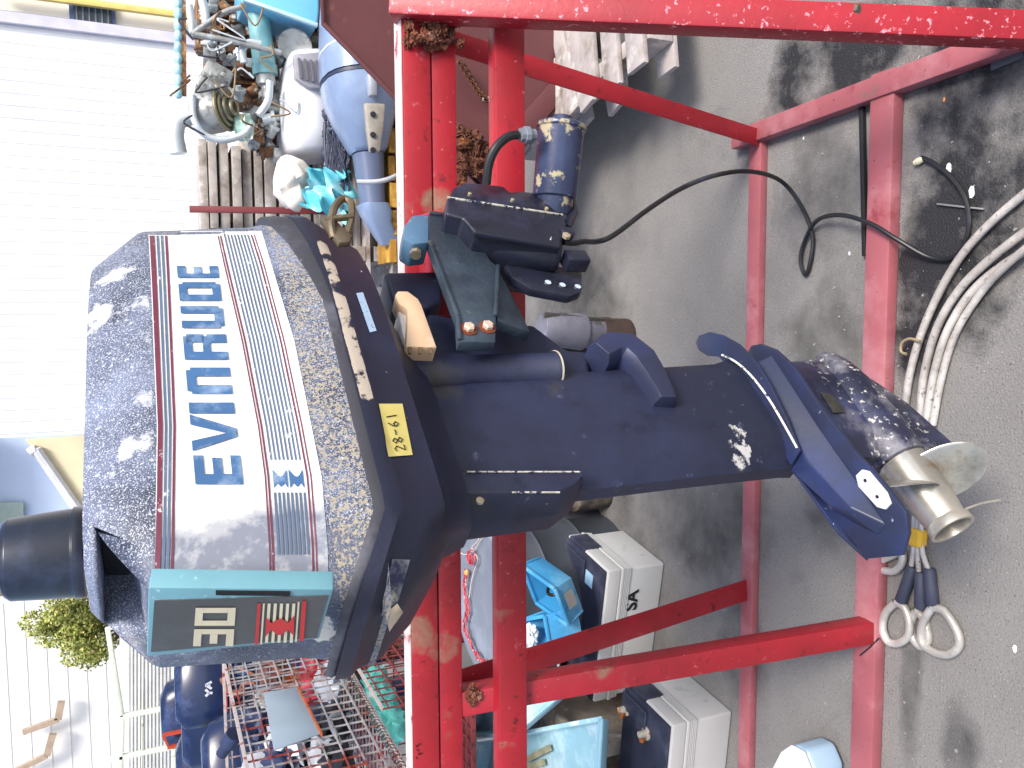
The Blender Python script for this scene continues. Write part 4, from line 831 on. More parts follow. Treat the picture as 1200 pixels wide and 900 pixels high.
pnl.build('panel', mat('panel_pale', 'd6d8d8', .6), ff)
# ladder
LDR = mat('orange_red_paint', 'b84428', .5, 0, .1, 9)
lt = thing('red_ladder', 'small red ladder end rising behind the dark blue motors at the left edge', 'ladder', (at(210, 880, Y=6).x, 6, 0))
A, B_, C_, D_ = at(191, 861, Y=6), at(197, 874, Y=6), at(211, 895, Y=6), at(213, 862, Y=6)
lo_, hi_ = at(205, 862, Y=6), at(205, 876, Y=6)
for p in ((181 + 11, 861), (196, 876)):
    q = at(*p, Y=6); MB().bar((q.x, 6, 0), q, .022, .022).build('stile', LDR, lt)
for k in range(9): MB().bar((A.x, 6, A.z - k * .16), (B_.x, 6, A.z - .03 - k * .16), .016, .016).build('rung', LDR, lt)
# tree
def tree(c, r, h0, label, leafs=9000):
    t = thing('street_tree', label, 'tree', (c.x, c.y, 0)); TM = mat('bark', '5a4a3a', .9, 0, .2, 6, bump=.4)
    MB().tube([(c.x, c.y, 0), (c.x + .1, c.y, h0 * .6), (c.x, c.y, h0), (c.x, c.y, h0 + r)], [.22, .18, .14, .05], 10).build('trunk', TM, t)
    for k in range(7):
        an = k * .9; MB().tube([(c.x, c.y, h0), (c.x + math.cos(an) * r * .4, c.y + math.sin(an) * r * .4, h0 + r * .5), (c.x + math.cos(an) * r * .8, c.y + math.sin(an) * r * .8, h0 + r * .9)], [.08, .05, .02], 6).build('limb', TM, t)
    rnd = random.Random(3); cl = [(V((rnd.gauss(0, .38), rnd.gauss(0, .38), rnd.gauss(0, .34))), rnd.uniform(.22, .42)) for _ in range(34)]
    for nm, mm, nl in (('crown', mat('leaf_olive', '8a9448', .6, 0, .35, 3), leafs), ('crown', mat('leaf_light', 'c4c070', .6, 0, .3, 3), leafs // 3)):
        m = MB()
        for _ in range(nl):
            cc, cr = rnd.choice(cl); d = V((rnd.gauss(0, 1), rnd.gauss(0, 1), rnd.gauss(0, 1))).normalized() * cr * rnd.uniform(.6, 1.05); p = V((c.x, c.y, c.z)) + (cc + d) * r
            a = V((rnd.gauss(0, 1), rnd.gauss(0, 1), rnd.gauss(0, 1))).normalized(); b = a.orthogonal().normalized(); s_ = r * .045
            m.add([p - a * s_, p + b * s_ * .6, p + a * s_, p - b * s_ * .6], [(0, 1, 2, 3)])
        o = m.build(nm, mm, t, smooth=0); o['kind'] = 'stuff'
tree(at(90, 730, Y=19.5), .86, 2.0, 'yellow green round tree beyond the rear of the cowling')
bs = thing('dark_shed', 'low grey shed at the foot of the tree', 'shed', (at(125, 735, Y=20.5).x, 20.6, 0))
MB().box((at(125, 735, Y=20.5).x, 21, 1.1), (2.4, .8, 2.2)).build('wall', mat('shed_grey', '7c7c84', .7, 0, .1, 3), bs)
MB().box((at(125, 735, Y=20.5).x, 21, 2.24), (2.6, 1, .08)).build('roof', mat('roof_brown', '6a6460', .7), bs)
# black drum on a post
pb = at(93, 647, Y=3); pt = at(4, 645, Y=3)
dp = thing('black_drum', 'black plastic drum upturned on a post, showing above the cowling', 'drum', (pb.x, pb.y, 0))
hgt = pt.z - pb.z
MB().lathe((pb.x, pb.y, pb.z), (0, 0, 1), ((-.02, .150), (.012, .152), (.014, .146), (.02, .146), (hgt * .5, .140), (hgt * .92, .132), (hgt, .118), (hgt + .004, 0)), 40).build('shell', mat('drum_black', '1c2130', .3, 0, .2, 4, over=(('39435c', 3, .5, .7, .35),), bump=.04), dp, .002, smooth=40)
MB().tube([(pb.x, pb.y, 0), (pb.x, pb.y, pb.z)], .03, 10).build('post', mat('post_dark', '2a2a30', .6), dp)
# ------------------------------------------------------------------ brown hopper
BRH = mat('oxide_red', '5e3234', .6, 0, .12, 4, over=(('4a2426', 2, .5, .75, .65), ('7a4a44', 14, .62, .75, .7), ('a86a3a', 40, .72, .76, .9)), bump=.15, bs=200)
HY = 2.6
hp = thing('tipping_hopper', 'reddish brown steel hopper with a slanted lower edge behind the right of the rack', 'hopper', tuple(at(705, 68, Y=HY)))
hpts = [(372, -110), (377, 28), (567, 224), (705, 68), (700, -110)]
P = [at(x, y, Y=HY + .013) for x, y in hpts]; MB().prism(P, V((0, .008, 0))).build('front_panel', BRH, hp)
Q_ = [at(x, y, Y=HY) for x, y in hpts]
for i, j, w_ in ((1, 2, .012), (2, 3, .075), (0, 1, .01)):
    a, b = Q_[i], Q_[j]; c = sum(Q_, V((0, 0, 0))) / 5; n = (b - a).normalized().cross(V((0, 1, 0))); n = n if n.dot(c - a) > 0 else -n
    MB().prism([a, b, b + n * w_, a + n * w_], V((0, .012, 0))).build('rim_flange', BRH, hp, .002)
    if i == 2: MB().prism([a, b, b + V((0, .55, 0)), a + V((0, .55, 0))], -n * -.006).build('side_plate', BRH, hp)
CH = mat('orange_rust', '5a3424', .9, 0, .4, 30, over=(('c87834', 25, .58, .68, .9), ('3c2418', 30, .56, .66, .95), ('c9b8a8', 50, .66, .7, .7)), bump=.8, bs=90)
ch = MB()
def links(pts, r, w_, mbb):
    P = spline([at(x, y, Y=HY - .03) for x, y in pts], 6)
    for i in range(0, len(P) - 1, 1):
        d = (P[i + 1] - P[i]).normalized(); ax = d.cross(V((0, 1, 0))) if i % 2 else V((0, 1, 0)); mbb.ring(P[i], ax, r, w_, 10, 5)
links([(540, 74), (552, 92), (562, 108), (572, 118)], .011, .0035, ch)
tag(ch.build('rusty_chain', CH, smooth=60), 'orange rusty chain hanging diagonally in front of the brown hopper', 'chain')
random.seed(11)
t = MB()
for k in range(26): t.blob(at(random.uniform(536, 574), random.uniform(155, 212), Y=HY - .03 + random.uniform(-.02, .01)), [random.uniform(.008, .026) for _ in range(3)], rough=.9, seed=k)
for k in range(5): links([(540 + k * 7, 150 + 5 * k), (548 + k * 4, 176), (556, 195 + 3 * k)], .012, .004, t)
tag(t.build('chain_heap', CH, smooth=60), 'heap of rust crusted chain lying low in the brown hopper', 'chain heap')
# ------------------------------------------------------------------ second row: motors and scrap
GRM = mat('grey_blue_cowl', '8496b4', .28, 0, .06, 4, over=(('9fb0cc', 2, .5, .7, .25), ('6c7a90', 9, .66, .76, .5)), bump=.03)
GMY = 4.2
gm = thing('grey_outboard', 'large grey blue outboard lying on its side between hopper and white motor', 'outboard motor', tuple(at(455, 160, Y=GMY)))
def sect(py, x0, x1, dep, sq=.75, Y_=GMY, n=20):
    a, b = at(x0, py, Y=Y_), at(x1, py, Y=Y_); c = (a + b) / 2; h = (a - b).length / 2; r = []
    for k in range(n):
        an = 2 * math.pi * k / n; cs, sn = math.cos(an), math.sin(an); r.append(c + (a - b).normalized() * h * math.copysign(abs(cs) ** sq, cs) + V((0, 1, 0)) * dep * math.copysign(abs(sn) ** sq, sn))
    return r
MB().loft([sect(-40, 380, 470, .2), sect(20, 377, 478, .26), sect(60, 376, 474, .27), sect(92, 377, 470, .27)]).build('upper_cowling', GRM, gm, smooth=50)
MB().loft([sect(93, 378, 469, .265), sect(97, 378, 468, .265)]).build('seal', mat('seal_navy', '2a3248', .5), gm)
MB().loft([sect(98, 378, 467, .27), sect(120, 382, 463, .25), sect(145, 392, 458, .2), sect(175, 408, 452, .13), sect(180, 412, 449, .11)]).build('lower_cowling', GRM, gm, smooth=50)
MB().loft([sect(181, 414, 448, .10), sect(225, 421, 449, .09), sect(245, 424, 450, .09)]).build('leg', mat('grey_leg', '65708a', .35, 0, .1, 5), gm, smooth=50)
MB().loft([sect(240, 420, 452, .11, .5), sect(250, 424, 456, .10, .4), sect(262, 430, 456, .08, .4), sect(288, 446, 470, .03, .4)]).build('gearcase', GRM, gm, .006, smooth=40)
MB().prism([at(427, 120, Y=3.9), at(452, 121, Y=3.9), at(450, 150, Y=3.9), at(446, 178, Y=3.9), at(434, 178, Y=3.9), at(430, 150, Y=3.9)], V((0, .04, 0))).build('mount_plate', mat('alloy_plate', 'a39c92', .5, .2, .2, 20), gm, .01)
MB().prism([at(431, 85, Y=3.9), at(442, 85, Y=3.9), at(443, 112, Y=3.9), at(433, 112, Y=3.9)], V((0, .05, 0))).build('latch', mat('latch_grey', 'b4b8c0', .3, .4), gm, .012)
for (px, py) in ((437, 134), (437, 158), (437, 176)): MB().lathe(at(px, py, Y=3.895), (0, -1, 0), ((0, .014), (.004, .014), (.005, .008)), 12).build('bolt_hole', mat('hole_dark', '23262c', .6), gm)
MB().loft([sect(60, 376, 473, .272), sect(62, 376, 473, .273)]).build('trim_line', mat('trim_white', 'e2e6ee', .3), gm)
YW = mat('yellow_wood', 'a87a2c', .7, 0, .3, 12, over=(('d8a848', 9, .5, .62, .7), ('4a2c12', 14, .56, .7, .8)), bump=.3, bs=50)
ys = thing('timber_bundle', 'yellow brown bundle of stacked battens under the grey outboard', 'timber', (.7, 4.4, 0))
random.seed(3)
for r_ in range(11):
    for c_ in range(9):
        x = .35 + c_ * .14 + (.07 if r_ % 2 else 0); MB().box((x, 4.28 + random.uniform(-.012, .012), .02 + r_ * .04), (.125, .25, .034)).build('batten', YW, ys)
tag(MB().tube([at(418, 213, Y=4.0), at(440, 213, Y=3.98), at(455, 210, Y=3.98), at(466, 205, Y=4.0)], .012, 8, smooth=4).build('tie_rope', mat('tie_white', 'b8bac0', .6), smooth=60), 'pale tie rope passing round the leg of the grey outboard', 'rope')
pf = thing('pallet_stack', 'stack of old pallets carrying the white motor and the engines', 'pallets', (1.2, 4.9, 0))
for k in range(5):
    for j in range(6): MB().box((1.3, 4.5 + j * .22, .03 + k * .15), (2.2, .10, .022)).build('slat', PALW, pf)
    for x in (.35, 1.3, 2.25): MB().box((x, 5.05, .095 + k * .15), (.08, 1.2, .10)).build('bearer', PALW, pf)
# white motor
WM = mat('white_gelcoat', 'e8e8ea', .3, 0, .03, 3, over=(('b8bcc2', 20, .7, .74, .5),), bump=.02)
wm = thing('white_outboard', 'white outboard cowling lying next to the grey outboard', 'outboard motor', tuple(at(378, 120, Y=4.7)))
wsect = lambda py, x0, x1, d, sq=.6: sect(py, x0, x1, d, sq, 4.75)
MB().loft([wsect(64, 343, 384, .12), wsect(70, 334, 385, .2), wsect(90, 328, 386, .25), wsect(120, 325, 386, .27), wsect(160, 326, 388, .27), wsect(180, 331, 390, .25), wsect(186, 338, 388, .2)]).build('cowling', WM, wm, smooth=60)
MB().prism([at(344, 63, Y=4.44), at(378, 60, Y=4.44), at(382, 104, Y=4.44), at(362, 103, Y=4.44), at(346, 92, Y=4.44)], V((0, .05, 0))).build('vent_panel', mat('vent_grey', '9a989e', .5, 0, .15, 20), wm, .01)
for k in range(4): MB().bar(at(350 + k * 7, 68 + k, Y=4.43), at(353 + k * 7, 92 + k * 2, Y=4.43), .012, .012).build('vent_slot', mat('vent_dark', '6a666c', .6), wm)
tag(MB().blob(at(342, 214, Y=4.6), (.13, .14, .10), rough=.5, seed=2, fr=2).build('white_sack', mat('sack_white', 'e4dcd0', .7, 0, .06, 6), smooth=60), 'crumpled off white sack beside the end of the white outboard', 'sack')
def sheet(cs, Y_, amp, sd_, n=26, fr=7):
    A, B_, C_, D_ = [at(x, y, Y=Y_) for x, y in cs]; b = MB(); rows_ = []
    for side_ in (0, .006):
        for i in range(n + 1):
            for j in range(n + 1):
                u, v = i / n, j / n; q = A.lerp(B_, u).lerp(D_.lerp(C_, u), v); k = noise.noise(q * fr + V((sd_, 0, 0))) + .5 * noise.noise(q * fr * 2.3)
                w_ = noise.noise(V((u * 4, v * 4, sd_ + 9))); b.v.append(tuple(q + V((w_ * amp * .6, k * amp + side_, w_ * amp * .6))))
    N1 = (n + 1) ** 2
    for s_ in (0, N1):
        for i in range(n):
            for j in range(n): k = s_ + i * (n + 1) + j; b.f.append((k, k + n + 1, k + n + 2, k + 1))
    return b
tag(sheet([(352, 238), (368, 196), (412, 200), (408, 262)], 4.45, .16, 3).build('aqua_sheet', mat('aqua_plastic', '6cd4e4', .3, 0, .1, 5, over=(('c8f2f6', 6, .5, .66, .25),)), smooth=60), 'bright aqua plastic sheet bunched up behind the lower cowling shackle', 'plastic sheet')
# engines
RUST = mat('engine_rust', '6a4a34', .8, .1, .35, 9, over=(('b88a58', 12, .5, .64, .8), ('c8c8c4', 18, .58, .66, .5), ('2c2420', 14, .54, .68, .8), ('c8682c', 22, .64, .7, .9)), bump=.8, bs=50)
ALU = mat('dirty_aluminium', 'a8aaa8', .4, .4, .25, 14, over=(('5c5448', 16, .54, .68, .7), ('d8dcdc', 10, .58, .68, .3)), bump=.5, bs=70)
TLP = mat('teal_paint_old', '7ab0b4', .4, 0, .15, 8, over=(('c4dcd8', 6, .55, .7, .4), ('7a5c40', 30, .64, .7, .8)))
CHR = mat('pale_hose', 'c9d0d4', .3, .2, .12, 10)
EY = 4.9
def E_(px, py, d=0): return at(px, py, Y=EY + d)
random.seed(21)
def engine(cx0, cy0, cx1, cy1, label, n, seed, d=.0):
    rnd = random.Random(seed); c = E_((cx0 + cx1) / 2, (cy0 + cy1) / 2, d + .15); t = thing('engine_block', label, 'engine', (c.x, c.y, E_(cx1, cy1).z), 'bare rusty engines piled at the upper right')
    w_ = abs(E_(cx0, cy0).x - E_(cx0, cy1).x); h_ = abs(E_(cx0, cy0).z - E_(cx1, cy0).z)
    MB().box(c, (w_, .4, h_)).build('block', RUST, t, .02)
    for k in range(6): MB().box(c + V((-w_ * .45 + w_ * .18 * k, -.215, 0)), (w_ * .07, .05, h_ * .9)).build('fin', RUST, t, .006)
    for k in range(n):
        q = E_(rnd.uniform(cx0, cx1), rnd.uniform(cy0, cy1), d - .10 - rnd.random() * .12); r_ = rnd.uniform(.012, .035)
        kind = rnd.random(); mm = rnd.choice((RUST, ALU, ALU, CHR, RUST))
        if kind < .5: MB().lathe(q, (rnd.uniform(-1, 1), rnd.uniform(-1, .2), rnd.uniform(-1, 1)), ((0, r_), (.05, r_), (.052, r_ * 1.3), (.07, r_ * 1.3), (.072, r_ * .5), (.09, r_ * .5)), 12).build('fitting', mm, t, smooth=40)
        else: MB().box(q, [rnd.uniform(.02, .08) for _ in range(3)], rnd.random() * 3).build('bracket', mm, t, .004)
    return t
engine(228, 0, 300, 60, 'brown rusty engine block with fins, uppermost in the photograph corner', 26, 1, .15)
engine(240, 60, 325, 125, 'rusty engine with an orange rocker cover beside the teal cylinder', 34, 2, .05)
engine(300, 120, 328, 185, 'heavily rusted narrow engine next to the stacked timber', 16, 3)
engine(318, 0, 372, 55, 'small grey engine under the blue container', 22, 4, .1)
t = thing('teal_cylinder', 'pale teal cylinder strapped upright between the engines', 'cylinder', tuple(E_(312, 95)))
a, b = E_(300, -10, -.25), E_(311, 88, -.25); MB().lathe(a, b - a, ((0, .058), ((b - a).length * .88, .06), ((b - a).length * .89, .066), ((b - a).length, .066)), 20).build('barrel', TLP, t, smooth=40)
MB().lathe(b, b - a, ((0, .05), (.05, .05), (.06, .03), (.12, .03)), 16).build('cap', ALU, t, smooth=40)
t = thing('alternator', 'round alternator with ringed pulley hanging below the grey carburettor', 'alternator', tuple(E_(262, 150)))
pc_ = E_(260, 128, -.3); ax_ = V((.1, -.55, -.8))
MB().lathe(pc_, -ax_, ((-.02, .10), (.02, .115), (.10, .115), (.12, .09), (.16, .06)), 28).build('housing', ALU, t, smooth=40)
for r_, h in ((.108, 0), (.085, .01), (.06, .025), (.035, .05)): MB().ring(pc_ + ax_.normalized() * (.02 + h), ax_, r_, .010, 28, 8).build('pulley_ring', mat('pulley_brass', '8c8468', .4, .4, .3, 20), t, smooth=60)
t = thing('carburettor', 'boxy grey carburettor tilted above the alternator', 'carburettor', tuple(E_(255, 115)))
MB().box(E_(251, 96, -.3), (.16, .14, .14), 0, Matrix.Rotation(.45, 3, 'Y')).build('body', ALU, t, .012)
for k in range(8): MB().lathe(E_(240 + (k % 4) * 7, 88 + (k // 4) * 14, -.39), (0, -1, 0), ((0, .012), (.02, .012), (.022, .005)), 10).build('stud', ALU, t)
t = thing('tooth_belt', 'pale scalloped strip standing at the left edge of the engine pile', 'strip', tuple(E_(210, 112)))
for k in range(9): MB().blob(E_(209, 4 + k * 13, -.2), (.035, .03, .022), rough=.1, seed=k).build('lobe', mat('belt_pale', 'a4ccd4', .3, 0, .2, 20), t, smooth=60)
MB().bar(E_(214, -10, -.2), E_(215, 112, -.2), .03, .03).build('spine', RUST, t)
def hose(pts, r, m, label, nm='hose', d=-.36, cat='hose'):
    return tag(MB().tube([E_(x, y, d) for x, y in pts], r, 8, smooth=5).build(nm, m, smooth=60), label, cat, 'hoses and pipes over the engine pile')
hose([(226, 112), (227, 138), (240, 158), (262, 164), (284, 158), (294, 148)], .018, CHR, 'pale curved hose looping under the alternator')
hose([(222, 137), (209, 142), (205, 158), (209, 180)], .045, CHR, 'thick chrome elbow pipe sticking out beyond the timber stack', 'exhaust_elbow', -.2, 'pipe')
hose([(226, 40), (270, 48), (330, 62)], .016, ALU, 'straight grey bar crossing the engines below the teal cylinder', 'bar', -.40, 'bar')
hose([(225, 40), (262, 15), (285, 8)], .014, ALU, 'grey bar rising diagonally from the belt to the container', 'bar', -.40, 'bar')
hose([(303, 135), (314, 118), (316, 95)], .02, CHR, 'short bright hose dropping from the teal cylinder cap')
hose([(286, 74), (284, 58), (292, 50), (305, 52)], .02, CHR, 'small pale bent hose left of the teal cylinder')
hose([(222, 6), (224, 22), (226, 40)], .018, CHR, 'pale vertical tube close to the scalloped strip')
hose([(237, 0), (240, 14), (242, 32)], .022, CHR, 'bright tube in front of the finned block')
for k in range(16):
    r_ = random.Random(k + 40); x, y = r_.uniform(215, 330), 8 + (k // 4) * 36 + r_.uniform(0, 20)
    hose([(x, y), (x + r_.uniform(-14, 14), y + r_.uniform(-10, 16)), (x + r_.uniform(-22, 22), y + r_.uniform(4, 30)), (x + r_.uniform(-26, 26), y + r_.uniform(-4, 34))], .005, (CHR, RUST, mat('wire_tan', '8c7858', .7), HOSE)[k % 4], 'thin %s wire strung over the engines, %s of its colour from the photograph top' % (('pale', 'brown', 'tan', 'black')[k % 4], ('first', 'second', 'third', 'fourth')[k // 4]), 'wire', -.42, 'wire')
tag(MB().blob(E_(286, 148, -.3), (.07, .05, .05), rough=.6, seed=9).build('mint_rag', mat('mint_rag', 'b4d4c4', .8), smooth=60), 'pale mint rag stuffed between hose and alternator', 'rag')
tag(MB().lathe(E_(347, 45, -.25), (-.7, -.7, .2), ((0, .02), (.03, .07), (.07, .09), (.09, .09)), 20).build('metal_bowl', ALU, smooth=40), 'dull aluminium bowl lying against the small grey engine', 'bowl')
# blue container at the top
bc_ = thing('blue_container', 'bright light blue plastic container above the white outboard', 'container', tuple(E_(372, -10)))
CP = [E_(285, 0, -.4), E_(300, 6, -.4), E_(372, 31, -.4), E_(374, 14, -.4), E_(374, -80, -.4), E_(285, -80, -.4)]
MB().prism(CP, V((0, .5, 0))).build('body', mat('container_blue', '7ac4ec', .3, 0, .08, 3), bc_, .012, 3)
MB().bar(E_(285, -1, -.42), E_(372, 30, -.42), .03, .02).build('lip', mat('container_pale', 'c4e8f4', .3), bc_, .004)
# stacked timber and pole
TW = mat('board_pale', 'b4aca4', .85, 0, .2, 8, over=(('7c7068', 5, .52, .7, .9), ('e0dcd8', 9, .55, .7, .8)), bump=.3, bs=40)
ts = thing('timber_stack', 'stack of pale weathered boards with dark gaps beyond the engines', 'timber', (.9, 5.15, 0)); random.seed(8)
zz = at(232, 200, Y=5.1).z; k = 0
while zz > .05:
    h_ = random.choice((.045, .05, .06)); w_ = random.uniform(.50, .62)
    MB().box((.75 + random.uniform(-.03, .03), 5.15 + random.uniform(-.02, .02), zz - h_ / 2), (w_, .25, h_)).build('board', TW, ts, .003); zz -= h_ + random.uniform(.006, .02); k += 1
for x in (.55, .95): MB().box((x, 5.16, .65), (.03, .12, 1.28)).build('spacer', mat('spacer_dark', '3c302c', .9), ts)
t = MB().bar((at(325, 241, Y=4.9).x, 4.9, 0), at(222, 245, Y=4.9), .035, .035); tag(t.build('dark_red_post', mat('post_red', '7a3438', .5, 0, .1, 9), bevel=.003), 'thin dark red post standing beside the stacked boards', 'post')
# dark tangle
TG = mat('tangle_dark', '3c4254', .5, .1, .3, 14, over=(('a8b0bc', 20, .6, .66, .4), ('7a6a50', 30, .64, .7, .8)))
random.seed(31); t = MB()
for k in range(20):
    p = [at(random.uniform(380, 408), random.uniform(132, 232), Y=4.45) for _ in range(4)]; t.tube(p, .008, 6, smooth=8)
for k in range(12): t.blob(at(random.uniform(382, 406), random.uniform(135, 230), Y=4.5), (.04, .04, .03), rough=.3, seed=k)
tag(t.build('wiring_tangle', TG, smooth=60), 'dark tangle of wiring and fittings between white and grey outboards', 'wiring')
# ------------------------------------------------------------------ mesh cages on the left
CX = -1.3; CY0, CY1 = 1.95, 3.2; CW = -2.5
def cage(z0, z1, m, label, coil_=True, CY0=CY0):
    t = thing('mesh_cage', label, 'cage', (CX, CY0, z0), 'wire mesh cages stacked on the left'); st = .05; r = .0022
    def fam(pts, nm):
        w_ = MB()
        for a, b in pts: w_.bar(a, b, r * 2, r * 2)
        o = w_.build(nm, m, t, smooth=0); o['kind'] = 'stuff'
    ny = int((CY1 - CY0) / st); nz = int((z1 - z0) / st); nx = int((CX - CW) / st)
    fam([((CX, CY0 + k * st, z0), (CX, CY0 + k * st, z1)) for k in range(ny + 1)] + [((CX + .004, CY0, z0 + k * st), (CX + .004, CY1, z0 + k * st)) for k in range(nz + 1)], 'side_mesh')
    fam([((CX - k * st, CY1, z0), (CX - k * st, CY1, z1)) for k in range(nx + 1)] + [((CX, CY1 + .004, z0 + k * st), (CW, CY1 + .004, z0 + k * st)) for k in range(nz + 1)], 'back_mesh')
    fam([((CX - k * st, CY0, z0), (CX - k * st, CY1, z0)) for k in range(nx + 1)] + [((CX, CY0 + k * st, z0 + .004), (CW, CY0 + k * st, z0 + .004)) for k in range(ny + 1)], 'floor_mesh')
    for a, b in (((CX, CY0, z1), (CX, CY1, z1)), ((CX, CY1, z1), (CW, CY1, z1)), ((CX, CY0, z0), (CX, CY1, z0)), ((CX, CY1, z0), (CW, CY1, z0)), ((CX, CY1, z0), (CX, CY1, z1)), ((CW, CY1, z0), (CW, CY1, z1))): MB().bar(a, b, .010, .010).build('rim_bar', mat('cage_rim', 'c4b8b4', .5, .2, .2, 20, over=(('9a4030', 20, .56, .64, .8),)), t)
    if coil_:
        P = [V((CX + .012 * math.cos(k * .9), CY0 + k * (CY1 - CY0) / 420, z0 + .012 + .012 * math.sin(k * .9))) for k in range(420)]; MB().tube(P, .0018, 4).build('hinge_spiral', mat('spiral_dark', '4a4440', .6, .3), t)
    return t
WG = mat('wire_galvanised', 'a8a4a4', .5, .3, .2, 9, over=(('8c3a30', 5, .5, .58, .8),)); WRD = mat('wire_red', '7c3436', .6, .1, .25, 9, over=(('3c2c2c', 12, .55, .65, .8),))
cg = cage(.97, 1.39, WG, 'upper rusty mesh cage full of scrap with a grey plate on its side')
MB().prism([at(309, 813, X=CX + .012), at(348, 806, X=CX + .012), at(375, 861, X=CX + .012), at(321, 880, X=CX + .012)], V((.004, 0, 0))).build('tag_plate', mat('tag_grey', '8fa0ae', .5, 0, .08, 8, over=(('b06a40', 18, .66, .72, .8),)), cg, .001)
MB().bar(at(349, 806, X=CX + .016), at(377, 861, X=CX + .016), .012, .006).build('plate_edge', mat('edge_rust', 'a0522c', .9, 0, .3, 30), cg)
cage(.62, .94, WRD, 'lower dark red mesh cage holding red and aqua scrap', CY0=2.55)
stnd = thing('cage_stand', 'steel stand holding up the stacked mesh cages', 'stand', (-1.9, 2.6, 0))
for x in (CX - .05, CW + .05):
    for y in (2.65, CY1 - .05): MB().box((x, y, .30), (.05, .05, .60)).build('leg', WRD, stnd)
MB().box(((CX + CW) / 2, 2.88, .606), (CX - CW - .2, .62, .012)).build('shelf', WRD, stnd)
# scrap in the cages
random.seed(44)
cols = [('scrap_dark_blue', '2a3452'), ('scrap_red', 'a83040'), ('scrap_pale', 'b8bcc4'), ('scrap_rust', '8a4c2c'), ('scrap_black', '26262c'), ('scrap_white', 'd8d4d0'), ('scrap_brown', '6a4438')]
def scr(px, py, xx, size, c, kind, label, cat='scrap part'):
    m = mat(cols[c][0], cols[c][1], .5, .1, .25, 14, over=(('d0d0d0', 40, .66, .7, .5),)); p = at(px, py, X=xx)
    if kind == 0: o = MB().blob(p, [s_ * size for s_ in (1, 1.3, .8)], rough=.8, seed=px).build('metal_scrap', m, smooth=60)
    elif kind == 1: o = MB().lathe(p, (random.uniform(-1, 1), random.uniform(-1, 1), random.uniform(-.5, .5)), ((0, size * .6), (size, size * .6), (size, size * .4), (size * 2, size * .4)), 16).build('metal_fitting', m, smooth=40)
    elif kind == 2: o = MB().box(p, (size * 1.2, size * 2, size * .8), random.random() * 3).build('scrap_box', m, bevel=.006)
    else: o = MB().tube([p, p + V((random.uniform(-.1, .1), .12, .04)), p + V((random.uniform(-.2, .1), .3, random.uniform(-.08, .1)))], size * .14, 8, smooth=4).build('scrap_rod', m, smooth=60)
    tag(o, label, cat, 'scrap inside the mesh cages')
names = {0: 'lump', 1: 'fitting', 2: 'box', 3: 'rod'}
pos = [(290, 790, 0, 3), (300, 800, 3, 3), (285, 810, 3, 3), (310, 795, 3, 3), (330, 790, 3, 3), (345, 800, 3, 0), (300, 850, 0, 0), (290, 880, 0, 2), (330, 895, 0, 0), (385, 800, 2, 0), (372, 790, 1, 0), (395, 820, 2, 1), (390, 850, 4, 0), (405, 860, 5, 3), (400, 880, 4, 1), (380, 890, 2, 0), (350, 890, 4, 0), (365, 895, 2, 3), (415, 830, 4, 0), (425, 870, 1, 2), (440, 880, 1, 2), (418, 800, 1, 3), (430, 820, 1, 3), (405, 790, 6, 0), (312, 870, 0, 3), (275, 860, 0, 1), (455, 760, 6, 0), (452, 740, 3, 0), (440, 770, 6, 3), (335, 870, 2, 0), (320, 780, 6, 0), (300, 895, 2, 1), (410, 890, 2, 3), (395, 895, 4, 0)]
seen = {}
ORD = ('', 'second ', 'third ', 'fourth ', 'fifth ')
for i, (px, py, c, k) in enumerate(sorted(pos, key=lambda q: q[1])):
    nm = cols[c][0].replace('scrap_', '').replace('_', ' ')
    kk_ = (nm, k); seen[kk_] = seen.get(kk_, -1) + 1
    scr(px, py, CX - .12 - random.random() * .2, random.uniform(.05, .08), c, k, '%s%s metal %s in the mesh cages, counting away from the outboard' % (ORD[seen[kk_]] or 'first ', nm, names[k]))
t = MB()
for k in range(4): t.blob(at(440 + k * 6, 800 + k * 16, X=CX - .15), (.06, .09, .05), rough=.6, seed=k)
tag(t.build('aqua_bag', mat('aqua_bag', '6ad0c4', .4, 0, .1, 6, over=(('e0f4f0', 6, .6, .7, .4),)), smooth=60), 'aqua plastic bag pressed against the lower mesh cage', 'bag')
# dark blue motors beyond the cages
DB = mat('dark_blue_gloss', '1c2848', .25, 0, .15, 5, over=(('4a5a86', 3, .52, .72, .3), ('d8dce4', 30, .71, .74, .4)), bump=.03)
def bluem(px, py, Y_, s, yaw, label, text=False):
    c = at(px, py, Y=Y_); t = thing('blue_outboard', label, 'outboard motor', (c.x, c.y, 0), 'dark blue outboards lined up beyond the cages'); M = Matrix.Rotation(yaw, 3, 'Z')
    def rg_(z, l, w_, o=0): return [c + M @ V((o + l * math.copysign(abs(math.cos(k * math.pi / 8)) ** .6, math.cos(k * math.pi / 8)), w_ * math.copysign(abs(math.sin(k * math.pi / 8)) ** .6, math.sin(k * math.pi / 8)), z)) * 1 for k in range(16)]
    MB().loft([rg_(-.12 * s, .26 * s, .16 * s), rg_(-.02 * s, .27 * s, .17 * s), rg_(.12 * s, .24 * s, .15 * s, -.02), rg_(.17 * s, .16 * s, .10 * s, -.03)]).build('cowling', DB, t, smooth=50)
    MB().loft([rg_(-.13 * s, .28 * s, .175 * s), rg_(-.115 * s, .28 * s, .175 * s)]).build('seam', mat('seam_red', 'a83038', .4), t)
    MB().loft([rg_(-.30 * s, .12 * s, .08 * s), rg_(-.13 * s, .26 * s, .16 * s)]).build('lower_cowling', DB, t, smooth=50)
    MB().box((c.x, c.y, (c.z - .3 * s) / 2), (.12, .10, max(.1, c.z - .3 * s)), yaw).build('leg', DB, t, .02)
    return t, c, M
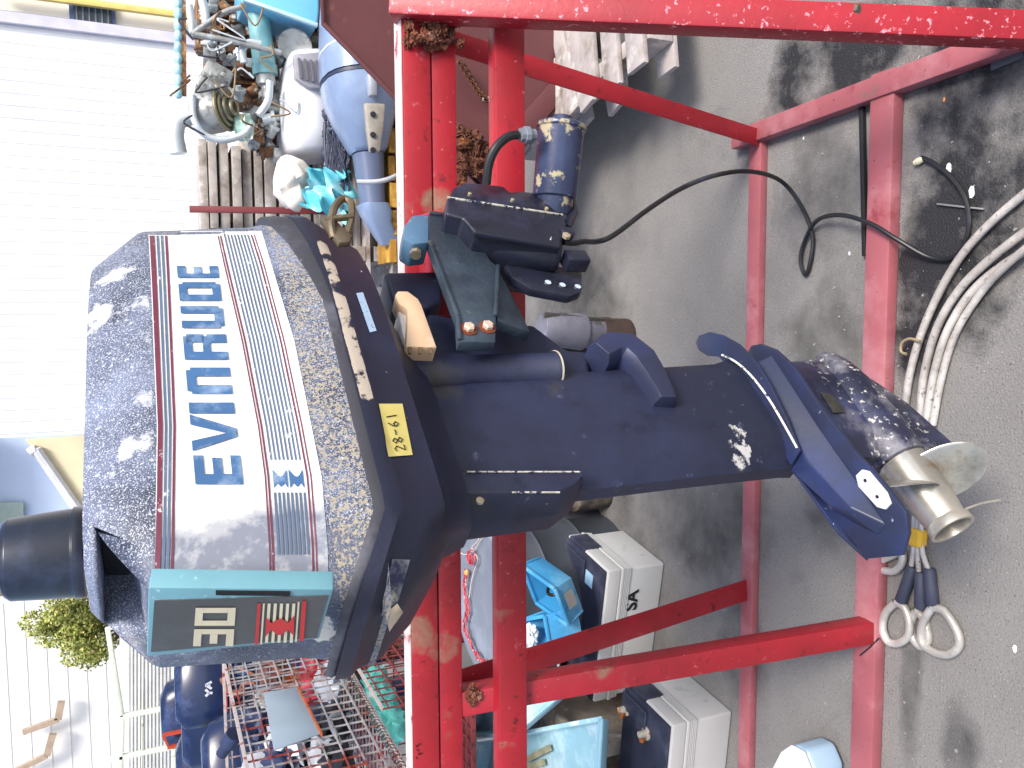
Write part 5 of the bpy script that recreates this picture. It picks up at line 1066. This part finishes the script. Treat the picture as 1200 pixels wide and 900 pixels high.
for i, (px, py, Y_, s, yw, lb) in enumerate(((238, 800, 4.6, .85, .3, 'dark blue outboard cowling with pale lettering, nearest the stern panel'), (245, 850, 5.0, .9, -.2, 'dark blue outboard in the middle of the row beyond the cage'), (238, 895, 5.4, .95, .2, 'dark blue outboard at the left photograph edge beyond the cage'), (270, 885, 4.2, .8, .5, 'dark blue outboard half hidden behind the upper cage rim'), (215, 830, 6.2, .9, .1, 'farthest dark blue outboard, highest in the row'))):
    t, c, M = bluem(px, py, Y_, s, yw, lb)
    if i == 0:
        for k, (qx, qy) in enumerate(((245, 812), (245, 803))):
            a, b, d = at(qx + 3, qy + 4, Y=c.y - .19), at(qx - 4, qy, Y=c.y - .19), at(qx + 3, qy - 4, Y=c.y - .19); w_ = MB()
            if k == 0: mid = at(qx, qy, Y=c.y - .19); w_.bar(at(qx - 4, qy + 4, Y=c.y - .19), mid, .012, .004, up=(0, 1, 0)); w_.bar(at(qx - 4, qy - 4, Y=c.y - .19), mid, .012, .004, up=(0, 1, 0)); w_.bar(mid, at(qx + 4, qy, Y=c.y - .19), .012, .004, up=(0, 1, 0))
            else: w_.bar(a, b, .012, .004, up=(0, 1, 0)); w_.bar(b, d, .012, .004, up=(0, 1, 0)); w_.bar(a.lerp(b, .4), d.lerp(b, .4), .010, .004, up=(0, 1, 0))
            w_.build('letter', mat('letter_pale', 'd0d4dc', .4), t)
random.seed(77)
for k in range(14):
    px, py = random.uniform(262, 330), random.uniform(820, 900); c = at(px, py, Y=3.7)
    o = MB().box((c.x, c.y, c.z - .2), (random.uniform(.08, .2), .15, random.uniform(.1, .25)), random.random() * 3); tag(o.build('motor_part', (DB, ALU, DB, TG)[k % 4], bevel=.015), '%s motor part, %s in the heap from the top of the cage' % (('dark blue', 'dull alloy', 'glossy navy', 'grey tangled')[k % 4], ('first', 'second', 'third', 'fourth')[k // 4]), 'motor part', 'motor parts heaped behind the cages')
t = thing('parts_table', 'low dark table under the heap of motor parts', 'table', (-2.4, 3.8, 0))
MB().box((-2.4, 3.9, .9), (1.3, .8, .04)).build('top', DK, t, .004)
for x in (-3, -1.8):
    for y in (3.55, 4.25): MB().box((x, y, .44), (.05, .05, .88)).build('leg', DK, t)
